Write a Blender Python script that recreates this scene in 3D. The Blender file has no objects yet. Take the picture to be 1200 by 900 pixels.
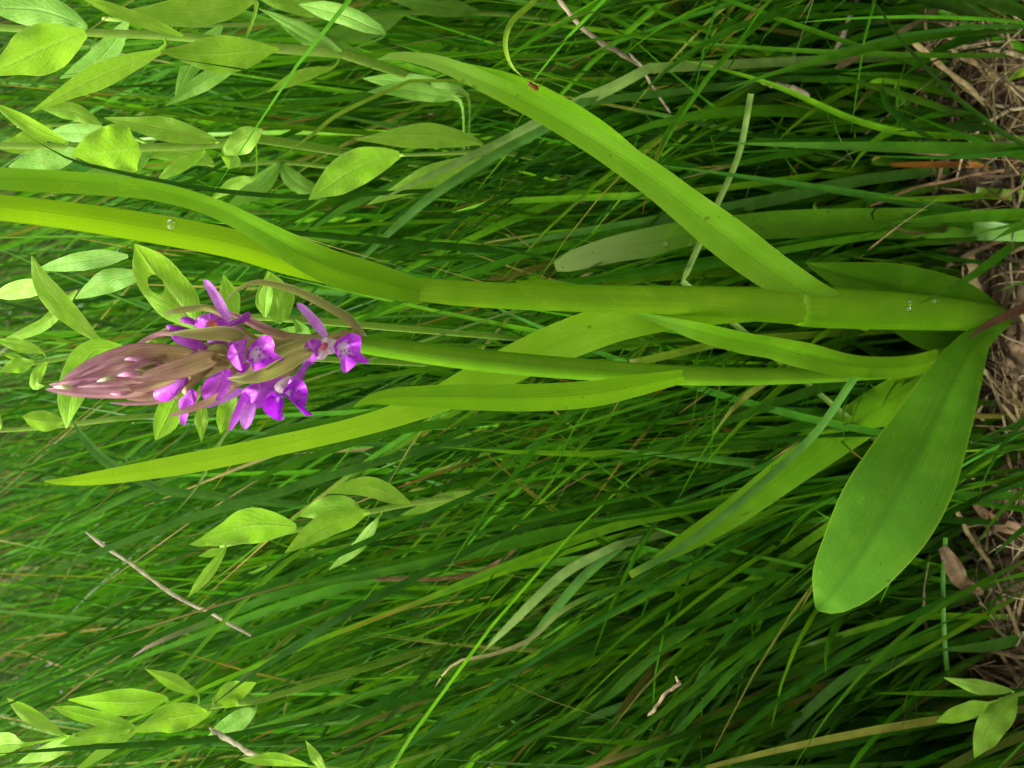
import bpy, math, random
import numpy as np
from mathutils import Vector

random.seed(7)
rng = np.random.default_rng(7)
SC = bpy.context.scene
COL = SC.collection

# ------------------------------------------------------------------ camera
# The photograph was taken with the camera turned on its side: image left is up.
PITCH = math.radians(32.0)
HFOV = math.radians(50.0)
IW, IH = 1200.0, 900.0
FPX = IW / 2 / math.tan(HFOV / 2)
AX_R = np.array([1.0, 0.0, 0.0])
AX_F = np.array([0.0, math.cos(PITCH), -math.sin(PITCH)])
AX_U = np.array([0.0, math.sin(PITCH), math.cos(PITCH)])
DIST = 0.194


def ray(px, py):
    return AX_F * FPX + AX_R * (IH / 2 - py) + AX_U * (IW / 2 - px)


_d = ray(1182, 375)
CAMH = -DIST / _d[1] * _d[2]
CAMP = np.array([0.0, -DIST, CAMH])

cam_data = bpy.data.cameras.new('camera')
cam = bpy.data.objects.new('camera', cam_data)
COL.objects.link(cam)
from mathutils import Matrix
m3 = Matrix((tuple(-AX_U), tuple(AX_R), tuple(-AX_F))).transposed()
cam.matrix_world = Matrix.Translation(Vector(CAMP)) @ m3.to_4x4()
cam_data.sensor_fit = 'HORIZONTAL'
cam_data.sensor_width = 36
cam_data.lens = 18 / math.tan(HFOV / 2)
cam_data.clip_start = 0.01
cam_data.clip_end = 500
cam_data.dof.use_dof = True
cam_data.dof.focus_distance = 0.215
cam_data.dof.aperture_fstop = 38
SC.camera = cam

# ------------------------------------------------------------------ sky, sun, exposure
SUN_EL, SUN_AZ = math.radians(70), math.radians(280)
world = bpy.data.worlds.new('World')
SC.world = world
world.use_nodes = True
wn, wl = world.node_tree.nodes, world.node_tree.links
wn.clear()
sky = wn.new('ShaderNodeTexSky')
sky.sky_type = 'NISHITA'
sky.sun_disc = False
sky.sun_elevation = SUN_EL
sky.sun_rotation = SUN_AZ
sky.dust_density = 4.0
hs = wn.new('ShaderNodeHueSaturation')          # overcast: cloud takes the blue out of the sky
hs.inputs['Saturation'].default_value = 0.05
bg = wn.new('ShaderNodeBackground')
bg.inputs['Strength'].default_value = 0.095
wo = wn.new('ShaderNodeOutputWorld')
wl.new(sky.outputs[0], hs.inputs['Color'])
wb = wn.new('ShaderNodeMix')
wb.data_type, wb.blend_type = 'RGBA', 'MULTIPLY'
wb.inputs[0].default_value = 1
wb.inputs[7].default_value = (1.0, 0.97, 0.84, 1)     # the camera's warm white balance
wl.new(hs.outputs[0], wb.inputs[6])
wl.new(wb.outputs[2], bg.inputs[0])
wl.new(bg.outputs[0], wo.inputs[0])
sl = bpy.data.lights.new('sun', 'SUN')
sl.energy = 3.2
sl.angle = math.radians(18)
sl.color = (1.0, 0.97, 0.86)
so = bpy.data.objects.new('sun', sl)
COL.objects.link(so)
sd = Vector((math.sin(SUN_AZ) * math.cos(SUN_EL), math.cos(SUN_AZ) * math.cos(SUN_EL), math.sin(SUN_EL)))
so.rotation_euler = sd.to_track_quat('Z', 'Y').to_euler()
so.location = (0, 0, 5)
SC.view_settings.view_transform = 'Standard'
SC.view_settings.look = 'None'
SC.view_settings.gamma = 1
SC.view_settings.exposure = 1.98
SC.view_settings.use_curve_mapping = False
SC.cycles.max_bounces = 8
SC.cycles.transmission_bounces = 6
SC.cycles.diffuse_bounces = 4


# ------------------------------------------------------------------ geometry helpers
def W(px, py, dy):
    """A point on the vertical plane y = dy, or on the ground where that plane is below it."""
    d = ray(px, py)
    t = (dy - CAMP[1]) / d[1]
    p = CAMP + d * t
    if p[2] < 0.001:
        t = (0.001 - CAMP[2]) / d[2]
        p = CAMP + d * t
    return p


def project(P):
    q = P - CAMP
    z = q @ AX_F
    z = np.where(z < 1e-4, 1e-4, z)
    px = IW / 2 - FPX * (q @ AX_U) / z
    py = IH / 2 - FPX * (q @ AX_R) / z
    return px, py, z


CELL = 5
BW, BH = int(IW / CELL), int(IH / CELL)
KEEP = np.full((BH, BW), -9.0)      # grass closer than this is kept from growing there


def stamp(pxs, pys, dys, ws, shrink=0.8):
    for x, y, d, w in zip(pxs, pys, dys, ws):
        r = max(w / 2 * shrink, 2)
        x0, x1 = int((x - r) / CELL), int((x + r) / CELL)
        y0, y1 = int((y - r) / CELL), int((y + r) / CELL)
        if x1 < 0 or y1 < 0 or x0 >= BW or y0 >= BH:
            continue
        s = KEEP[max(y0, 0):y1 + 1, max(x0, 0):x1 + 1]
        np.maximum(s, d, out=s)


def catmull(K, n, closed=False):
    K = np.asarray(K, float)
    if closed:
        A = np.vstack([K[-1], K, K[0], K[1]])
        m = len(K)
    else:
        A = np.vstack([2 * K[0] - K[1], K, 2 * K[-1] - K[-2]])
        m = len(K) - 1
    seg = np.linalg.norm((A[2:2 + m] - A[1:1 + m])[:, :2], axis=1) + 1e-6
    cum = np.concatenate([[0], np.cumsum(seg)])
    out = []
    for s in np.linspace(0, cum[-1], n, endpoint=not closed):
        i = min(int(np.searchsorted(cum, s, side='right')) - 1, m - 1)
        i = max(i, 0)
        t = (s - cum[i]) / seg[i]
        a, b, c, d = A[i], A[i + 1], A[i + 2], A[i + 3]
        out.append(0.5 * (2 * b + (c - a) * t + (2 * a - 5 * b + 4 * c - d) * t * t + (3 * b - a - 3 * c + d) * t ** 3))
    return np.array(out)


def link_mesh(name, V, F, mat, parent=None, uv=None, col=None, smooth=True):
    me = bpy.data.meshes.new(name)
    me.from_pydata([tuple(v) for v in V], [], F)
    if smooth:
        me.polygons.foreach_set('use_smooth', [True] * len(me.polygons))
    if uv is not None:
        l = me.uv_layers.new(name='UVMap')
        idx = np.empty(len(me.loops), int)
        me.loops.foreach_get('vertex_index', idx)
        l.data.foreach_set('uv', np.asarray(uv, float)[idx].ravel())
    if col is not None:
        a = me.color_attributes.new('tint', 'FLOAT_COLOR', 'POINT')
        a.data.foreach_set('color', np.asarray(col, float).ravel())
    me.materials.append(mat)
    me.update()
    o = bpy.data.objects.new(name, me)
    COL.objects.link(o)
    if parent is not None:
        o.parent = parent
        if parent.type == 'EMPTY':
            o.matrix_parent_inverse = Matrix.Translation(-parent.location)
    return o


def tag(o, label=None, cat=None, group=None, kind=None):
    if label: o['label'] = label
    if cat: o['category'] = cat
    if group: o['group'] = group
    if kind: o['kind'] = kind
    return o


def empty(name, loc):
    o = bpy.data.objects.new(name, None)
    o.location = tuple(loc)
    o.empty_display_size = 0.02
    COL.objects.link(o)
    return o


def nrmz(a):
    return a / (np.linalg.norm(a, axis=-1, keepdims=True) + 1e-12)


def tangents(P):
    T = np.empty_like(P)
    T[1:-1] = P[2:] - P[:-2]
    T[0] = P[1] - P[0]
    T[-1] = P[-1] - P[-2]
    return nrmz(T)


def ribbon(name, P, hw, mat, parent=None, fold=0.25, twist=0.0, cross=5, curl=0.0, wave=0.0, col=None, face=None, seed=0, hole=None):
    """A leaf blade along P (n x 3), half width hw, folded along its midrib."""
    n = len(P)
    T = tangents(P)
    view = nrmz((CAMP if face is None else np.asarray(face)) - P)
    Wd = nrmz(np.cross(T, view))
    N = np.cross(Wd, T)
    tw = np.radians(np.interp(np.linspace(0, 1, n), np.linspace(0, 1, len(twist)), twist)) if np.ndim(twist) else np.full(n, math.radians(twist))
    c, s = np.cos(tw)[:, None], np.sin(tw)[:, None]
    W2 = Wd * c + N * s
    N2 = N * c - Wd * s
    N2 = np.where(np.sum(N2 * view, 1, keepdims=True) < 0, -N2, N2) if not np.ndim(twist) else N2
    hw2 = hw / np.maximum(np.abs(np.cos(tw)), 0.45)
    sv = np.linspace(-1, 1, cross)
    V, uv = [], []
    ph = random.Random(seed or int(abs(P[0][0]) * 1e6)).random() * 6
    vs = np.linspace(0, 1, n)
    for i in range(n):
        for k in sv:
            lift = fold * abs(k) * (1 - 0.35 * abs(k)) + curl * k * k
            wv = wave * math.sin(vs[i] * 17 + ph + (1.6 if k > 0 else 0)) * k * k
            V.append(P[i] + W2[i] * hw2[i] * k + N2[i] * hw2[i] * (lift + wv))
            uv.append(((k + 1) / 2, vs[i]))
    F = []
    for i in range(n - 1):
        for j in range(cross - 1):
            a = i * cross + j
            F.append((a, a + 1, a + cross + 1, a + cross))
    if hole:                                            # a hole eaten through the blade
        ins = [((q[0] - hole[0]) / hole[2]) ** 2 + ((q[1] - hole[1]) / hole[3]) ** 2 for q in uv]
        F = [f for f in F if not all(ins[i] < 1 for i in f)]
        used = {i for f in F for i in f}
        V2 = list(V)
        for i in used:
            if ins[i] < 1:
                nb = [k for f in F if i in f for k in f if ins[k] >= 1]
                if nb:
                    j = min(nb, key=lambda k: ins[k])
                    f = (1 - math.sqrt(ins[i])) / max(math.sqrt(ins[j]) - math.sqrt(ins[i]), 1e-3)
                    V2[i] = V[i] * (1 - f) + V[j] * f
        V = V2
    return link_mesh(name, V, F, mat, parent, uv, col)


def resolve(path, n):
    """Pixel path (px, py, dy, width in px) to points, half widths in metres; also stamps the keep-clear map."""
    K = catmull(path, n)
    K[:, 3] = np.maximum(K[:, 3], 0.4)
    P = np.array([W(x, y, d) for x, y, d, _ in K])
    _, _, z = project(P)
    hw = K[:, 3] * z / FPX / 2
    return K, P, hw


def leaf(name, path, mat, parent=None, n=26, keep=True, **kw):
    K, P, hw = resolve(path, n)
    if keep:
        stamp(K[:, 0], K[:, 1], P[:, 1], K[:, 3])
    return ribbon(name, P, hw, mat, parent, **kw)


def tube_mesh(P, R, sides=10, flat=1.0, cap=True):
    n = len(P)
    T = tangents(P)
    view = nrmz(CAMP - P)
    A = nrmz(np.cross(T, view))
    B = np.cross(A, T)
    V, uv, F = [], [], []
    for i in range(n):
        for k in range(sides):
            a = 2 * math.pi * k / sides
            V.append(P[i] + A[i] * R[i] * math.cos(a) + B[i] * R[i] * flat * math.sin(a))
            uv.append((k / sides, i / (n - 1)))
    for i in range(n - 1):
        for k in range(sides):
            a, b = i * sides + k, i * sides + (k + 1) % sides
            F.append((a, b, b + sides, a + sides))
    if cap:
        F.append(tuple(range(sides))[::-1])
        F.append(tuple((n - 1) * sides + k for k in range(sides)))
    return V, F, uv


def tube(name, path, mat, parent=None, n=26, sides=12, flat=1.0, keep=True):
    K, P, hw = resolve(path, n)
    if keep:
        stamp(K[:, 0], K[:, 1], P[:, 1], K[:, 3])
    V, F, uv = tube_mesh(P, hw, sides, flat)
    return link_mesh(name, V, F, mat, parent, uv)


def petal(name, outline, centre, dy, mat, parent=None, dome=0.0, tilt=(0, 0), ruffle=0.0, freq=5, n=44, rings=6, ph=0.0):
    """A petal from its outline, domed towards (or away from) the viewer, tilted in depth and ruffled at its edge."""
    O = catmull(outline, n, closed=True)[:, :2]
    c = np.array(centre, float)
    V, uv, F = [], [], []

    def put(p, r, ang):
        off = p - c
        d = dy - dome * (1 - r * r) + tilt[0] * off[0] * 1e-4 + tilt[1] * off[1] * 1e-4 + ruffle * r * r * math.sin(freq * ang + ph)
        V.append(W(p[0], p[1], d))
        uv.append((r, ang / (2 * math.pi) + 0.5))
    put(c, 0, 0)
    for k in range(1, rings + 1):
        r = k / rings
        for p in O:
            a = math.atan2(p[1] - c[1], p[0] - c[0])
            put(c + (p - c) * r, r, a)
    for j in range(n):
        F.append((0, 1 + j, 1 + (j + 1) % n))
    for k in range(rings - 1):
        for j in range(n):
            a, b = 1 + k * n + j, 1 + k * n + (j + 1) % n
            F.append((a, a + n, b + n, b))
    w = np.ptp(O[:, 0])
    stamp(O[:, 0], O[:, 1], np.full(n, dy + 0.004), np.full(n, 10))
    stamp([c[0]], [c[1]], [dy + 0.004], [w * 0.8])
    return link_mesh(name, V, F, mat, parent, uv)


# ------------------------------------------------------------------ materials
class NT:
    def __init__(self, name):
        self.m = bpy.data.materials.new(name)
        self.m.use_nodes = True
        self.t = self.m.node_tree
        self.t.nodes.clear()

    def n(self, kind, **kw):
        o = self.t.nodes.new('ShaderNode' + kind)
        for k, v in kw.items():
            setattr(o, k, v)
        return o

    def l(self, a, b):
        self.t.links.new(a, b)

    def val(self, x, sock):
        if isinstance(x, (int, float)):
            sock.default_value = x
        elif isinstance(x, tuple):
            sock.default_value = x if len(x) == 4 or sock.type == 'VECTOR' else (*x, 1)
        else:
            self.l(x, sock)

    def math(self, op, a, b=0.0, clamp=False):
        o = self.n('Math', operation=op, use_clamp=clamp)
        self.val(a, o.inputs[0])
        self.val(b, o.inputs[1])
        return o.outputs[0]

    def mix(self, f, a, b, mode='MIX'):
        o = self.n('Mix', data_type='RGBA', blend_type=mode)
        self.val(f, o.inputs[0])
        self.val(a, o.inputs[6])
        self.val(b, o.inputs[7])
        return o.outputs[2]

    def step(self, x, lo, hi):
        o = self.n('MapRange', interpolation_type='SMOOTHSTEP')
        self.val(x, o.inputs[0])
        o.inputs[1].default_value = lo
        o.inputs[2].default_value = hi
        return o.outputs[0]

    def noise(self, vec, scale, detail=3, rough=0.55):
        o = self.n('TexNoise')
        self.l(vec, o.inputs['Vector'])
        o.inputs['Scale'].default_value = scale
        o.inputs['Detail'].default_value = detail
        o.inputs['Roughness'].default_value = rough
        return o.outputs['Fac']

    def geo(self):
        return self.n('NewGeometry').outputs['Position']

    def uv(self):
        s = self.n('SeparateXYZ')
        self.l(self.n('UVMap', uv_map='UVMap').outputs[0], s.inputs[0])
        return s.outputs[0], s.outputs[1]

    def finish(self, col, rough, transl, spec=0.4, height=None, bump=0.0003, tcol=None, sheen=0.0):
        p = self.n('BsdfPrincipled')
        self.val(col, p.inputs['Base Color'])
        self.val(rough, p.inputs['Roughness'])
        p.inputs['Specular IOR Level'].default_value = spec
        if sheen:
            p.inputs['Sheen Weight'].default_value = sheen
            p.inputs['Sheen Roughness'].default_value = 0.4
        nrm = None
        if height is not None:
            b = self.n('Bump')
            b.inputs['Strength'].default_value = 0.6
            b.inputs['Distance'].default_value = bump
            self.val(height, b.inputs['Height'])
            nrm = b.outputs[0]
            self.l(nrm, p.inputs['Normal'])
        out = self.n('OutputMaterial')
        if transl > 0:
            t = self.n('BsdfTranslucent')
            self.val(tcol if tcol is not None else col, t.inputs[0])
            if nrm is not None:
                self.l(nrm, t.inputs['Normal'])
            x = self.n('MixShader')
            x.inputs[0].default_value = transl
            self.l(p.outputs[0], x.inputs[1])
            self.l(t.outputs[0], x.inputs[2])
            self.l(x.outputs[0], out.inputs[0])
        else:
            self.l(p.outputs[0], out.inputs[0])
        return self.m


def parallel_leaf(name, col, col2, tcol, midc, edge=None, veins=16, rough=0.42, transl=0.42, spec=0.36, streakf=0.5, tip=None, base=None, midw=0.06, spots=True, midf=0.6):
    """Parallel-veined leaf: mottled flesh, fine veins along it, keel line, thin pale edge."""
    t = NT(name)
    u, v = t.uv()
    g = t.geo()
    big = t.step(t.noise(g, 130, 3), 0.35, 0.68)
    c = t.mix(big, col, col2)
    st = t.n('CombineXYZ')
    t.l(t.math('MULTIPLY', u, 40.0), st.inputs[0])
    t.l(t.math('MULTIPLY', v, 3.0), st.inputs[1])
    streak = t.noise(st.outputs[0], 1.0, 2)
    c = t.mix(t.math('MULTIPLY', t.step(streak, 0.4, 0.7), streakf), c, midc)
    c = t.mix(t.math('MULTIPLY', t.step(t.noise(g, 55, 2), 0.4, 0.65), 0.35), c, midc)
    blot = t.step(t.noise(g, 240, 4, 0.65), 0.62, 0.70)
    c = t.mix(t.math('MULTIPLY', blot, 0.22), c, tcol)
    d = t.math('ABSOLUTE', t.math('SUBTRACT', u, 0.5))
    mid = t.math('SUBTRACT', 1.0, t.step(d, 0.0, midw))
    c = t.mix(t.math('MULTIPLY', mid, midf), c, midc)
    if edge:
        c = t.mix(t.math('MULTIPLY', t.step(d, 0.475, 0.498), 0.5), c, edge)
    if tip:
        c = t.mix(t.step(v, 0.72, 1.0), c, tip)
    if base:
        c = t.mix(t.step(v, 0.30, 0.0), c, base) if False else t.mix(t.math('SUBTRACT', 1.0, t.step(v, 0.0, 0.28)), c, base)
    if spots:
        sp = t.step(t.noise(g, 520, 1), 0.735, 0.76)
        c = t.mix(t.math('MULTIPLY', sp, 0.55), c, (0.03, 0.028, 0.008))
    sv = t.n('CombineXYZ')
    t.l(t.math('MULTIPLY', u, veins * 3.0), sv.inputs[0])
    t.l(t.math('MULTIPLY', v, 1.5), sv.inputs[1])
    vein = t.noise(sv.outputs[0], 1.0, 1)
    fine = t.noise(g, 2600, 2)
    h = t.math('ADD', t.math('MULTIPLY', vein, 1.6), t.math('ADD', t.math('MULTIPLY', fine, 0.6), t.math('MULTIPLY', mid, -0.8)))
    rr = t.math('ADD', t.math('MULTIPLY', t.noise(g, 300, 2), 0.25), rough - 0.12)
    return t.finish(c, rr, transl, spec, h, 0.00010, t.mix(0.5, c, tcol))


def net_leaf(name, col, col2, veinc, tcol, transl=0.4, rough=0.55):
    """Net-veined herb leaf: pale midrib, side veins that curve to the tip, downy surface."""
    t = NT(name)
    u, v = t.uv()
    g = t.geo()
    d = t.math('ABSOLUTE', t.math('SUBTRACT', u, 0.5))
    c = t.mix(t.step(t.noise(g, 160, 3), 0.35, 0.65), col, col2)
    mid = t.math('SUBTRACT', 1.0, t.step(d, 0.015, 0.06))
    ph = t.math('SUBTRACT', t.math('MULTIPLY', v, 9.0), t.math('MULTIPLY', t.math('POWER', d, 1.0), 7.0))
    ph = t.math('ADD', ph, t.math('MULTIPLY', t.noise(g, 400, 2), 0.25))
    fr = t.math('ABSOLUTE', t.math('SUBTRACT', t.math('FRACT', ph), 0.5))
    side = t.math('SUBTRACT', 1.0, t.step(fr, 0.0, 0.12))
    c = t.mix(t.math('MULTIPLY', side, 0.10), c, veinc)
    c = t.mix(t.math('MULTIPLY', mid, 0.38), c, veinc)
    c = t.mix(t.math('MULTIPLY', t.step(d, 0.455, 0.495), 0.5), c, veinc)
    h = t.math('ADD', t.math('MULTIPLY', t.noise(g, 1100, 3), 0.8), t.math('ADD', t.math('MULTIPLY', side, -0.35), t.math('MULTIPLY', mid, -0.9)))
    sp = t.step(t.noise(g, 1300, 1), 0.745, 0.765)
    c = t.mix(t.math('MULTIPLY', sp, 0.5), c, (0.09, 0.07, 0.02))
    c = t.mix(t.math('MULTIPLY', t.step(t.noise(g, 500, 3), 0.4, 0.7), 0.3), c, veinc)
    return t.finish(c, rough, transl, 0.3, h, 0.0003, t.mix(0.5, c, tcol), 0.1)


def tint_mat(name, rough=0.38, transl=0.35, spec=0.45, veins=7, dry=False):
    """Grass: each blade carries its own pigment; fine ribs run along it."""
    t = NT(name)
    u, v = t.uv()
    g = t.geo()
    a = t.n('Attribute', attribute_name='tint').outputs['Color']
    k = t.step(t.noise(g, 220, 2), 0.3, 0.7)
    c = t.mix(k, t.mix(1.0, a, (0.78, 0.82, 0.8), 'MULTIPLY'), t.mix(1.0, a, (1.2, 1.14, 1.1), 'MULTIPLY'))
    st = t.n('CombineXYZ')
    t.l(t.math('MULTIPLY', u, 9.0), st.inputs[0])
    t.l(t.math('MULTIPLY', v, 2.0), st.inputs[1])
    geoy = t.n('SeparateXYZ')
    t.l(g, geoy.inputs[0])
    t.l(t.math('MULTIPLY', geoy.outputs[0], 60.0), st.inputs[2])
    s = t.step(t.noise(st.outputs[0], 1.0, 2), 0.42, 0.7)
    c = t.mix(t.math('MULTIPLY', s, 0.35), c, t.mix(1.0, a, (1.5, 1.25, 1.0) if not dry else (0.55, 0.5, 0.45), 'MULTIPLY'))
    sv = t.n('CombineXYZ')
    t.l(t.math('MULTIPLY', u, veins * 2.5), sv.inputs[0])
    t.l(t.math('MULTIPLY', v, 2.0), sv.inputs[1])
    vein = t.noise(sv.outputs[0], 1.0, 1)
    if dry:
        c = t.mix(t.math('MULTIPLY', t.step(t.noise(g, 450, 3, 0.7), 0.46, 0.62), 0.6), c, t.mix(1.0, a, (0.42, 0.36, 0.28), 'MULTIPLY'))
        c = t.mix(t.math('MULTIPLY', t.step(vein, 0.5, 0.7), 0.5), c, t.mix(1.0, a, (1.5, 1.5, 1.45), 'MULTIPLY'))
    h = t.math('ADD', t.math('MULTIPLY', vein, 0.9), t.math('MULTIPLY', t.noise(g, 1500, 2), 0.5))
    return t.finish(c, rough, transl, spec, h, 0.00012 if not dry else 0.0004, c)


def flesh(name, col, col2, tcol=None, transl=0.35, rough=0.45, scale=500, tipc=None, basec=None, veins=0, veinc=None, edgec=None, radial=None):
    t = NT(name)
    u, v = t.uv()
    g = t.geo()
    c = t.mix(t.step(t.noise(g, scale, 3), 0.35, 0.66), col, col2)
    if basec:
        c = t.mix(t.math('SUBTRACT', 1.0, t.step(v, 0.05, 0.6)), c, basec)
    if tipc:
        c = t.mix(t.step(v, 0.75, 1.0), c, tipc)
    h = t.noise(g, 2500, 2)
    if radial:                                     # petals: pale claw, veins that fan out from it
        c = t.mix(t.math('MULTIPLY', t.math('SUBTRACT', 1.0, t.step(u, 0.0, 0.75)), 0.5), c, radial)
        rv = t.n('CombineXYZ')
        t.l(t.math('MULTIPLY', v, 26.0), rv.inputs[0])
        t.l(t.math('MULTIPLY', u, 1.0), rv.inputs[1])
        rs = t.noise(rv.outputs[0], 1.0, 2)
        c = t.mix(t.math('MULTIPLY', t.step(rs, 0.5, 0.68), 0.55), c, veinc or col2)
        h = t.math('ADD', h, t.math('MULTIPLY', t.noise(g, 700, 2), 2.0))
    if veins:
        sv = t.n('CombineXYZ')
        t.l(t.math('MULTIPLY', u, veins * 2.2), sv.inputs[0])
        t.l(t.math('MULTIPLY', v, 1.2), sv.inputs[1])
        s = t.noise(sv.outputs[0], 1.0, 2)
        c = t.mix(t.math('MULTIPLY', t.step(s, 0.46, 0.66), 0.65), c, veinc or col2)
        h = t.math('ADD', h, t.math('MULTIPLY', s, 0.8))
    if edgec:
        d = t.math('ABSOLUTE', t.math('SUBTRACT', u, 0.5))
        c = t.mix(t.math('MULTIPLY', t.step(d, 0.40, 0.48), 0.85), c, edgec)
    return t.finish(c, rough, transl, 0.4, h, 0.00015, t.mix(0.5, c, tcol or col))


def lip_mat(name, col, col2, pale, r0=0.2, r1=0.58):
    """Orchid lip: pale throat, violet lobes, darker dashes and loops between."""
    t = NT(name)
    r, an = t.uv()
    g = t.geo()
    c = t.mix(t.step(t.noise(g, 420, 3), 0.35, 0.65), col, col2)
    rn = t.math('ADD', r, t.math('MULTIPLY', t.math('SUBTRACT', t.noise(g, 900, 2), 0.5), 0.25))
    c = t.mix(t.math('SUBTRACT', 1.0, t.step(rn, r0, r1)), c, pale)
    vo = t.n('TexVoronoi')
    t.l(g, vo.inputs['Vector'])
    vo.inputs['Scale'].default_value = 1150
    dot = t.math('SUBTRACT', 1.0, t.step(vo.outputs['Distance'], 0.22, 0.36))
    zone = t.math('MULTIPLY', t.step(rn, 0.12, 0.25), t.math('SUBTRACT', 1.0, t.step(rn, 0.58, 0.72)))
    c = t.mix(t.math('MULTIPLY', t.math('MULTIPLY', dot, zone), 0.9), c, (0.10, 0.0, 0.14))
    wh = t.step(t.noise(g, 1400, 2), 0.66, 0.72)
    c = t.mix(t.math('MULTIPLY', t.math('MULTIPLY', wh, zone), 0.6), c, pale)
    h = t.noise(g, 1300, 3)
    return t.finish(c, 0.4, 0.35, 0.45, h, 0.00035, t.mix(0.5, c, col))


M = {}
M['orchid_leaf'] = parallel_leaf('orchid_leaf', (0.112, 0.3, 0.00432), (0.144, 0.35, 0.0072), (0.282, 0.58, 0.00576), (0.0871, 0.245, 0.00432), edge=(0.265, 0.46, 0.0216))
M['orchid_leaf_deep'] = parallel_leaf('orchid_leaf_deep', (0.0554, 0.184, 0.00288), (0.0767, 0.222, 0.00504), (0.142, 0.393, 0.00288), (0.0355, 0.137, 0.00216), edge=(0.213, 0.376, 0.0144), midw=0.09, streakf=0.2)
M['orchid_leaf_pale'] = parallel_leaf('orchid_leaf_pale', (0.137, 0.34, 0.00864), (0.174, 0.39, 0.0216), (0.299, 0.6, 0.0144), (0.112, 0.29, 0.00864), edge=(0.282, 0.48, 0.0432), tip=(0.208, 0.4, 0.0648))
M['orchid_leaf_long'] = parallel_leaf('orchid_leaf_long', (0.205, 0.443, 0.00864), (0.256, 0.505, 0.0216), (0.429, 0.75, 0.0144), (0.168, 0.382, 0.00864), edge=(0.389, 0.616, 0.0432), base=(0.168, 0.425, 0.00576))
M['orchid_leaf_wet'] = parallel_leaf('orchid_leaf_wet', (0.09, 0.26, 0.010), (0.12, 0.30, 0.012), (0.22, 0.5, 0.01), (0.065, 0.20, 0.006), tip=(0.42, 0.58, 0.20), rough=.26)
M['orchid_leaf_glow'] = parallel_leaf('orchid_leaf_glow', (0.172, 0.385, 0.00432), (0.201, 0.423, 0.0072), (0.374, 0.661, 0.00432), (0.156, 0.359, 0.00432), spots=False, midf=0.2)
M['sheath'] = parallel_leaf('sheath', (0.133, 0.359, 0.00432), (0.176, 0.421, 0.00648), (0.341, 0.684, 0.00432), (0.109, 0.296, 0.0036), veins=22, transl=0.3, midf=0.0, spots=False, base=(0.071, 0.205, 0.00576))
M['shoot'] = parallel_leaf('shoot', (0.17, 0.392, 0.0072), (0.223, 0.457, 0.0108), (0.421, 0.736, 0.0072), (0.135, 0.315, 0.006), veins=22, transl=0.34, midf=0.0, spots=False)
M['stalk'] = parallel_leaf('stalk', (0.111, 0.302, 0.00576), (0.148, 0.347, 0.00864), (0.261, 0.56, 0.00576), (0.0883, 0.235, 0.00576), veins=10, transl=0.2, midf=0.0, spots=False)
M['bract_green'] = flesh('bract_green', (0.24, 0.30, 0.07), (0.29, 0.28, 0.10), (0.45, 0.48, 0.1), veins=4, veinc=(0.20, 0.14, 0.08), tipc=(0.46, 0.54, 0.24), basec=(0.24, 0.19, 0.10), scale=350, edgec=(0.40, 0.44, 0.2))
M['bract_purple'] = flesh('bract_purple', (0.36, 0.17, 0.24), (0.46, 0.31, 0.31), (0.65, 0.32, 0.38), veins=4, veinc=(0.24, 0.08, 0.17), tipc=(0.54, 0.35, 0.40), basec=(0.38, 0.32, 0.15), scale=420, edgec=(0.17, 0.035, 0.11))
M['bract_olive'] = flesh('bract_olive', (0.37, 0.21, 0.20), (0.43, 0.33, 0.20), (0.65, 0.42, 0.26), veins=4, veinc=(0.24, 0.09, 0.14), tipc=(0.42, 0.24, 0.28), basec=(0.40, 0.40, 0.12), scale=420, edgec=(0.17, 0.05, 0.09))
M['bud_pink'] = flesh('bud_pink', (0.46, 0.19, 0.34), (0.55, 0.34, 0.42), (0.7, 0.3, 0.5), veins=4, veinc=(0.45, 0.16, 0.38), basec=(0.42, 0.44, 0.2))
M['bud_white'] = flesh('bud_white', (0.45, 0.48, 0.28), (0.55, 0.52, 0.36), (0.6, 0.6, 0.3), tipc=(0.6, 0.5, 0.5))
M['ovary'] = flesh('ovary', (0.42, 0.42, 0.13), (0.42, 0.33, 0.16), (0.5, 0.45, 0.1), veins=3, veinc=(0.24, 0.12, 0.08))
M['petal'] = flesh('petal', (0.42, 0.045, 0.58), (0.54, 0.12, 0.70), (0.6, 0.08, 0.75), veins=6, veinc=(0.25, 0.03, 0.42), scale=420)
M['petal_pale'] = flesh('petal_pale', (0.50, 0.13, 0.66), (0.60, 0.25, 0.74), (0.58, 0.2, 0.75), veins=5, veinc=(0.33, 0.09, 0.52), scale=420)
M['petal_dark'] = flesh('petal_dark', (0.30, 0.03, 0.42), (0.42, 0.07, 0.55), (0.42, 0.04, 0.6), scale=420)
M['petal_lobe'] = flesh('petal_lobe', (0.42, 0.04, 0.60), (0.54, 0.11, 0.72), (0.6, 0.08, 0.75), veinc=(0.27, 0.02, 0.42), scale=420, radial=(0.60, 0.26, 0.72))
M['column'] = flesh('column', (0.62, 0.45, 0.58), (0.66, 0.55, 0.58), (0.7, 0.5, 0.6))
M['column_red'] = flesh('column_red', (0.45, 0.05, 0.13), (0.5, 0.12, 0.16), (0.5, 0.1, 0.1))
M['pollen'] = flesh('pollen', (0.55, 0.28, 0.05), (0.6, 0.2, 0.05), transl=0.1)
M['lip'] = lip_mat('lip', (0.42, 0.02, 0.68), (0.53, 0.07, 0.76), (0.66, 0.48, 0.68))
M['lip_deep'] = lip_mat('lip_deep', (0.34, 0.008, 0.62), (0.44, 0.03, 0.72), (0.66, 0.5, 0.68), 0.08, 0.26)
M['herb'] = net_leaf('herb', (0.162, 0.37, 0.0182), (0.22, 0.436, 0.0364), (0.382, 0.545, 0.109), (0.323, 0.632, 0.0182))
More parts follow.
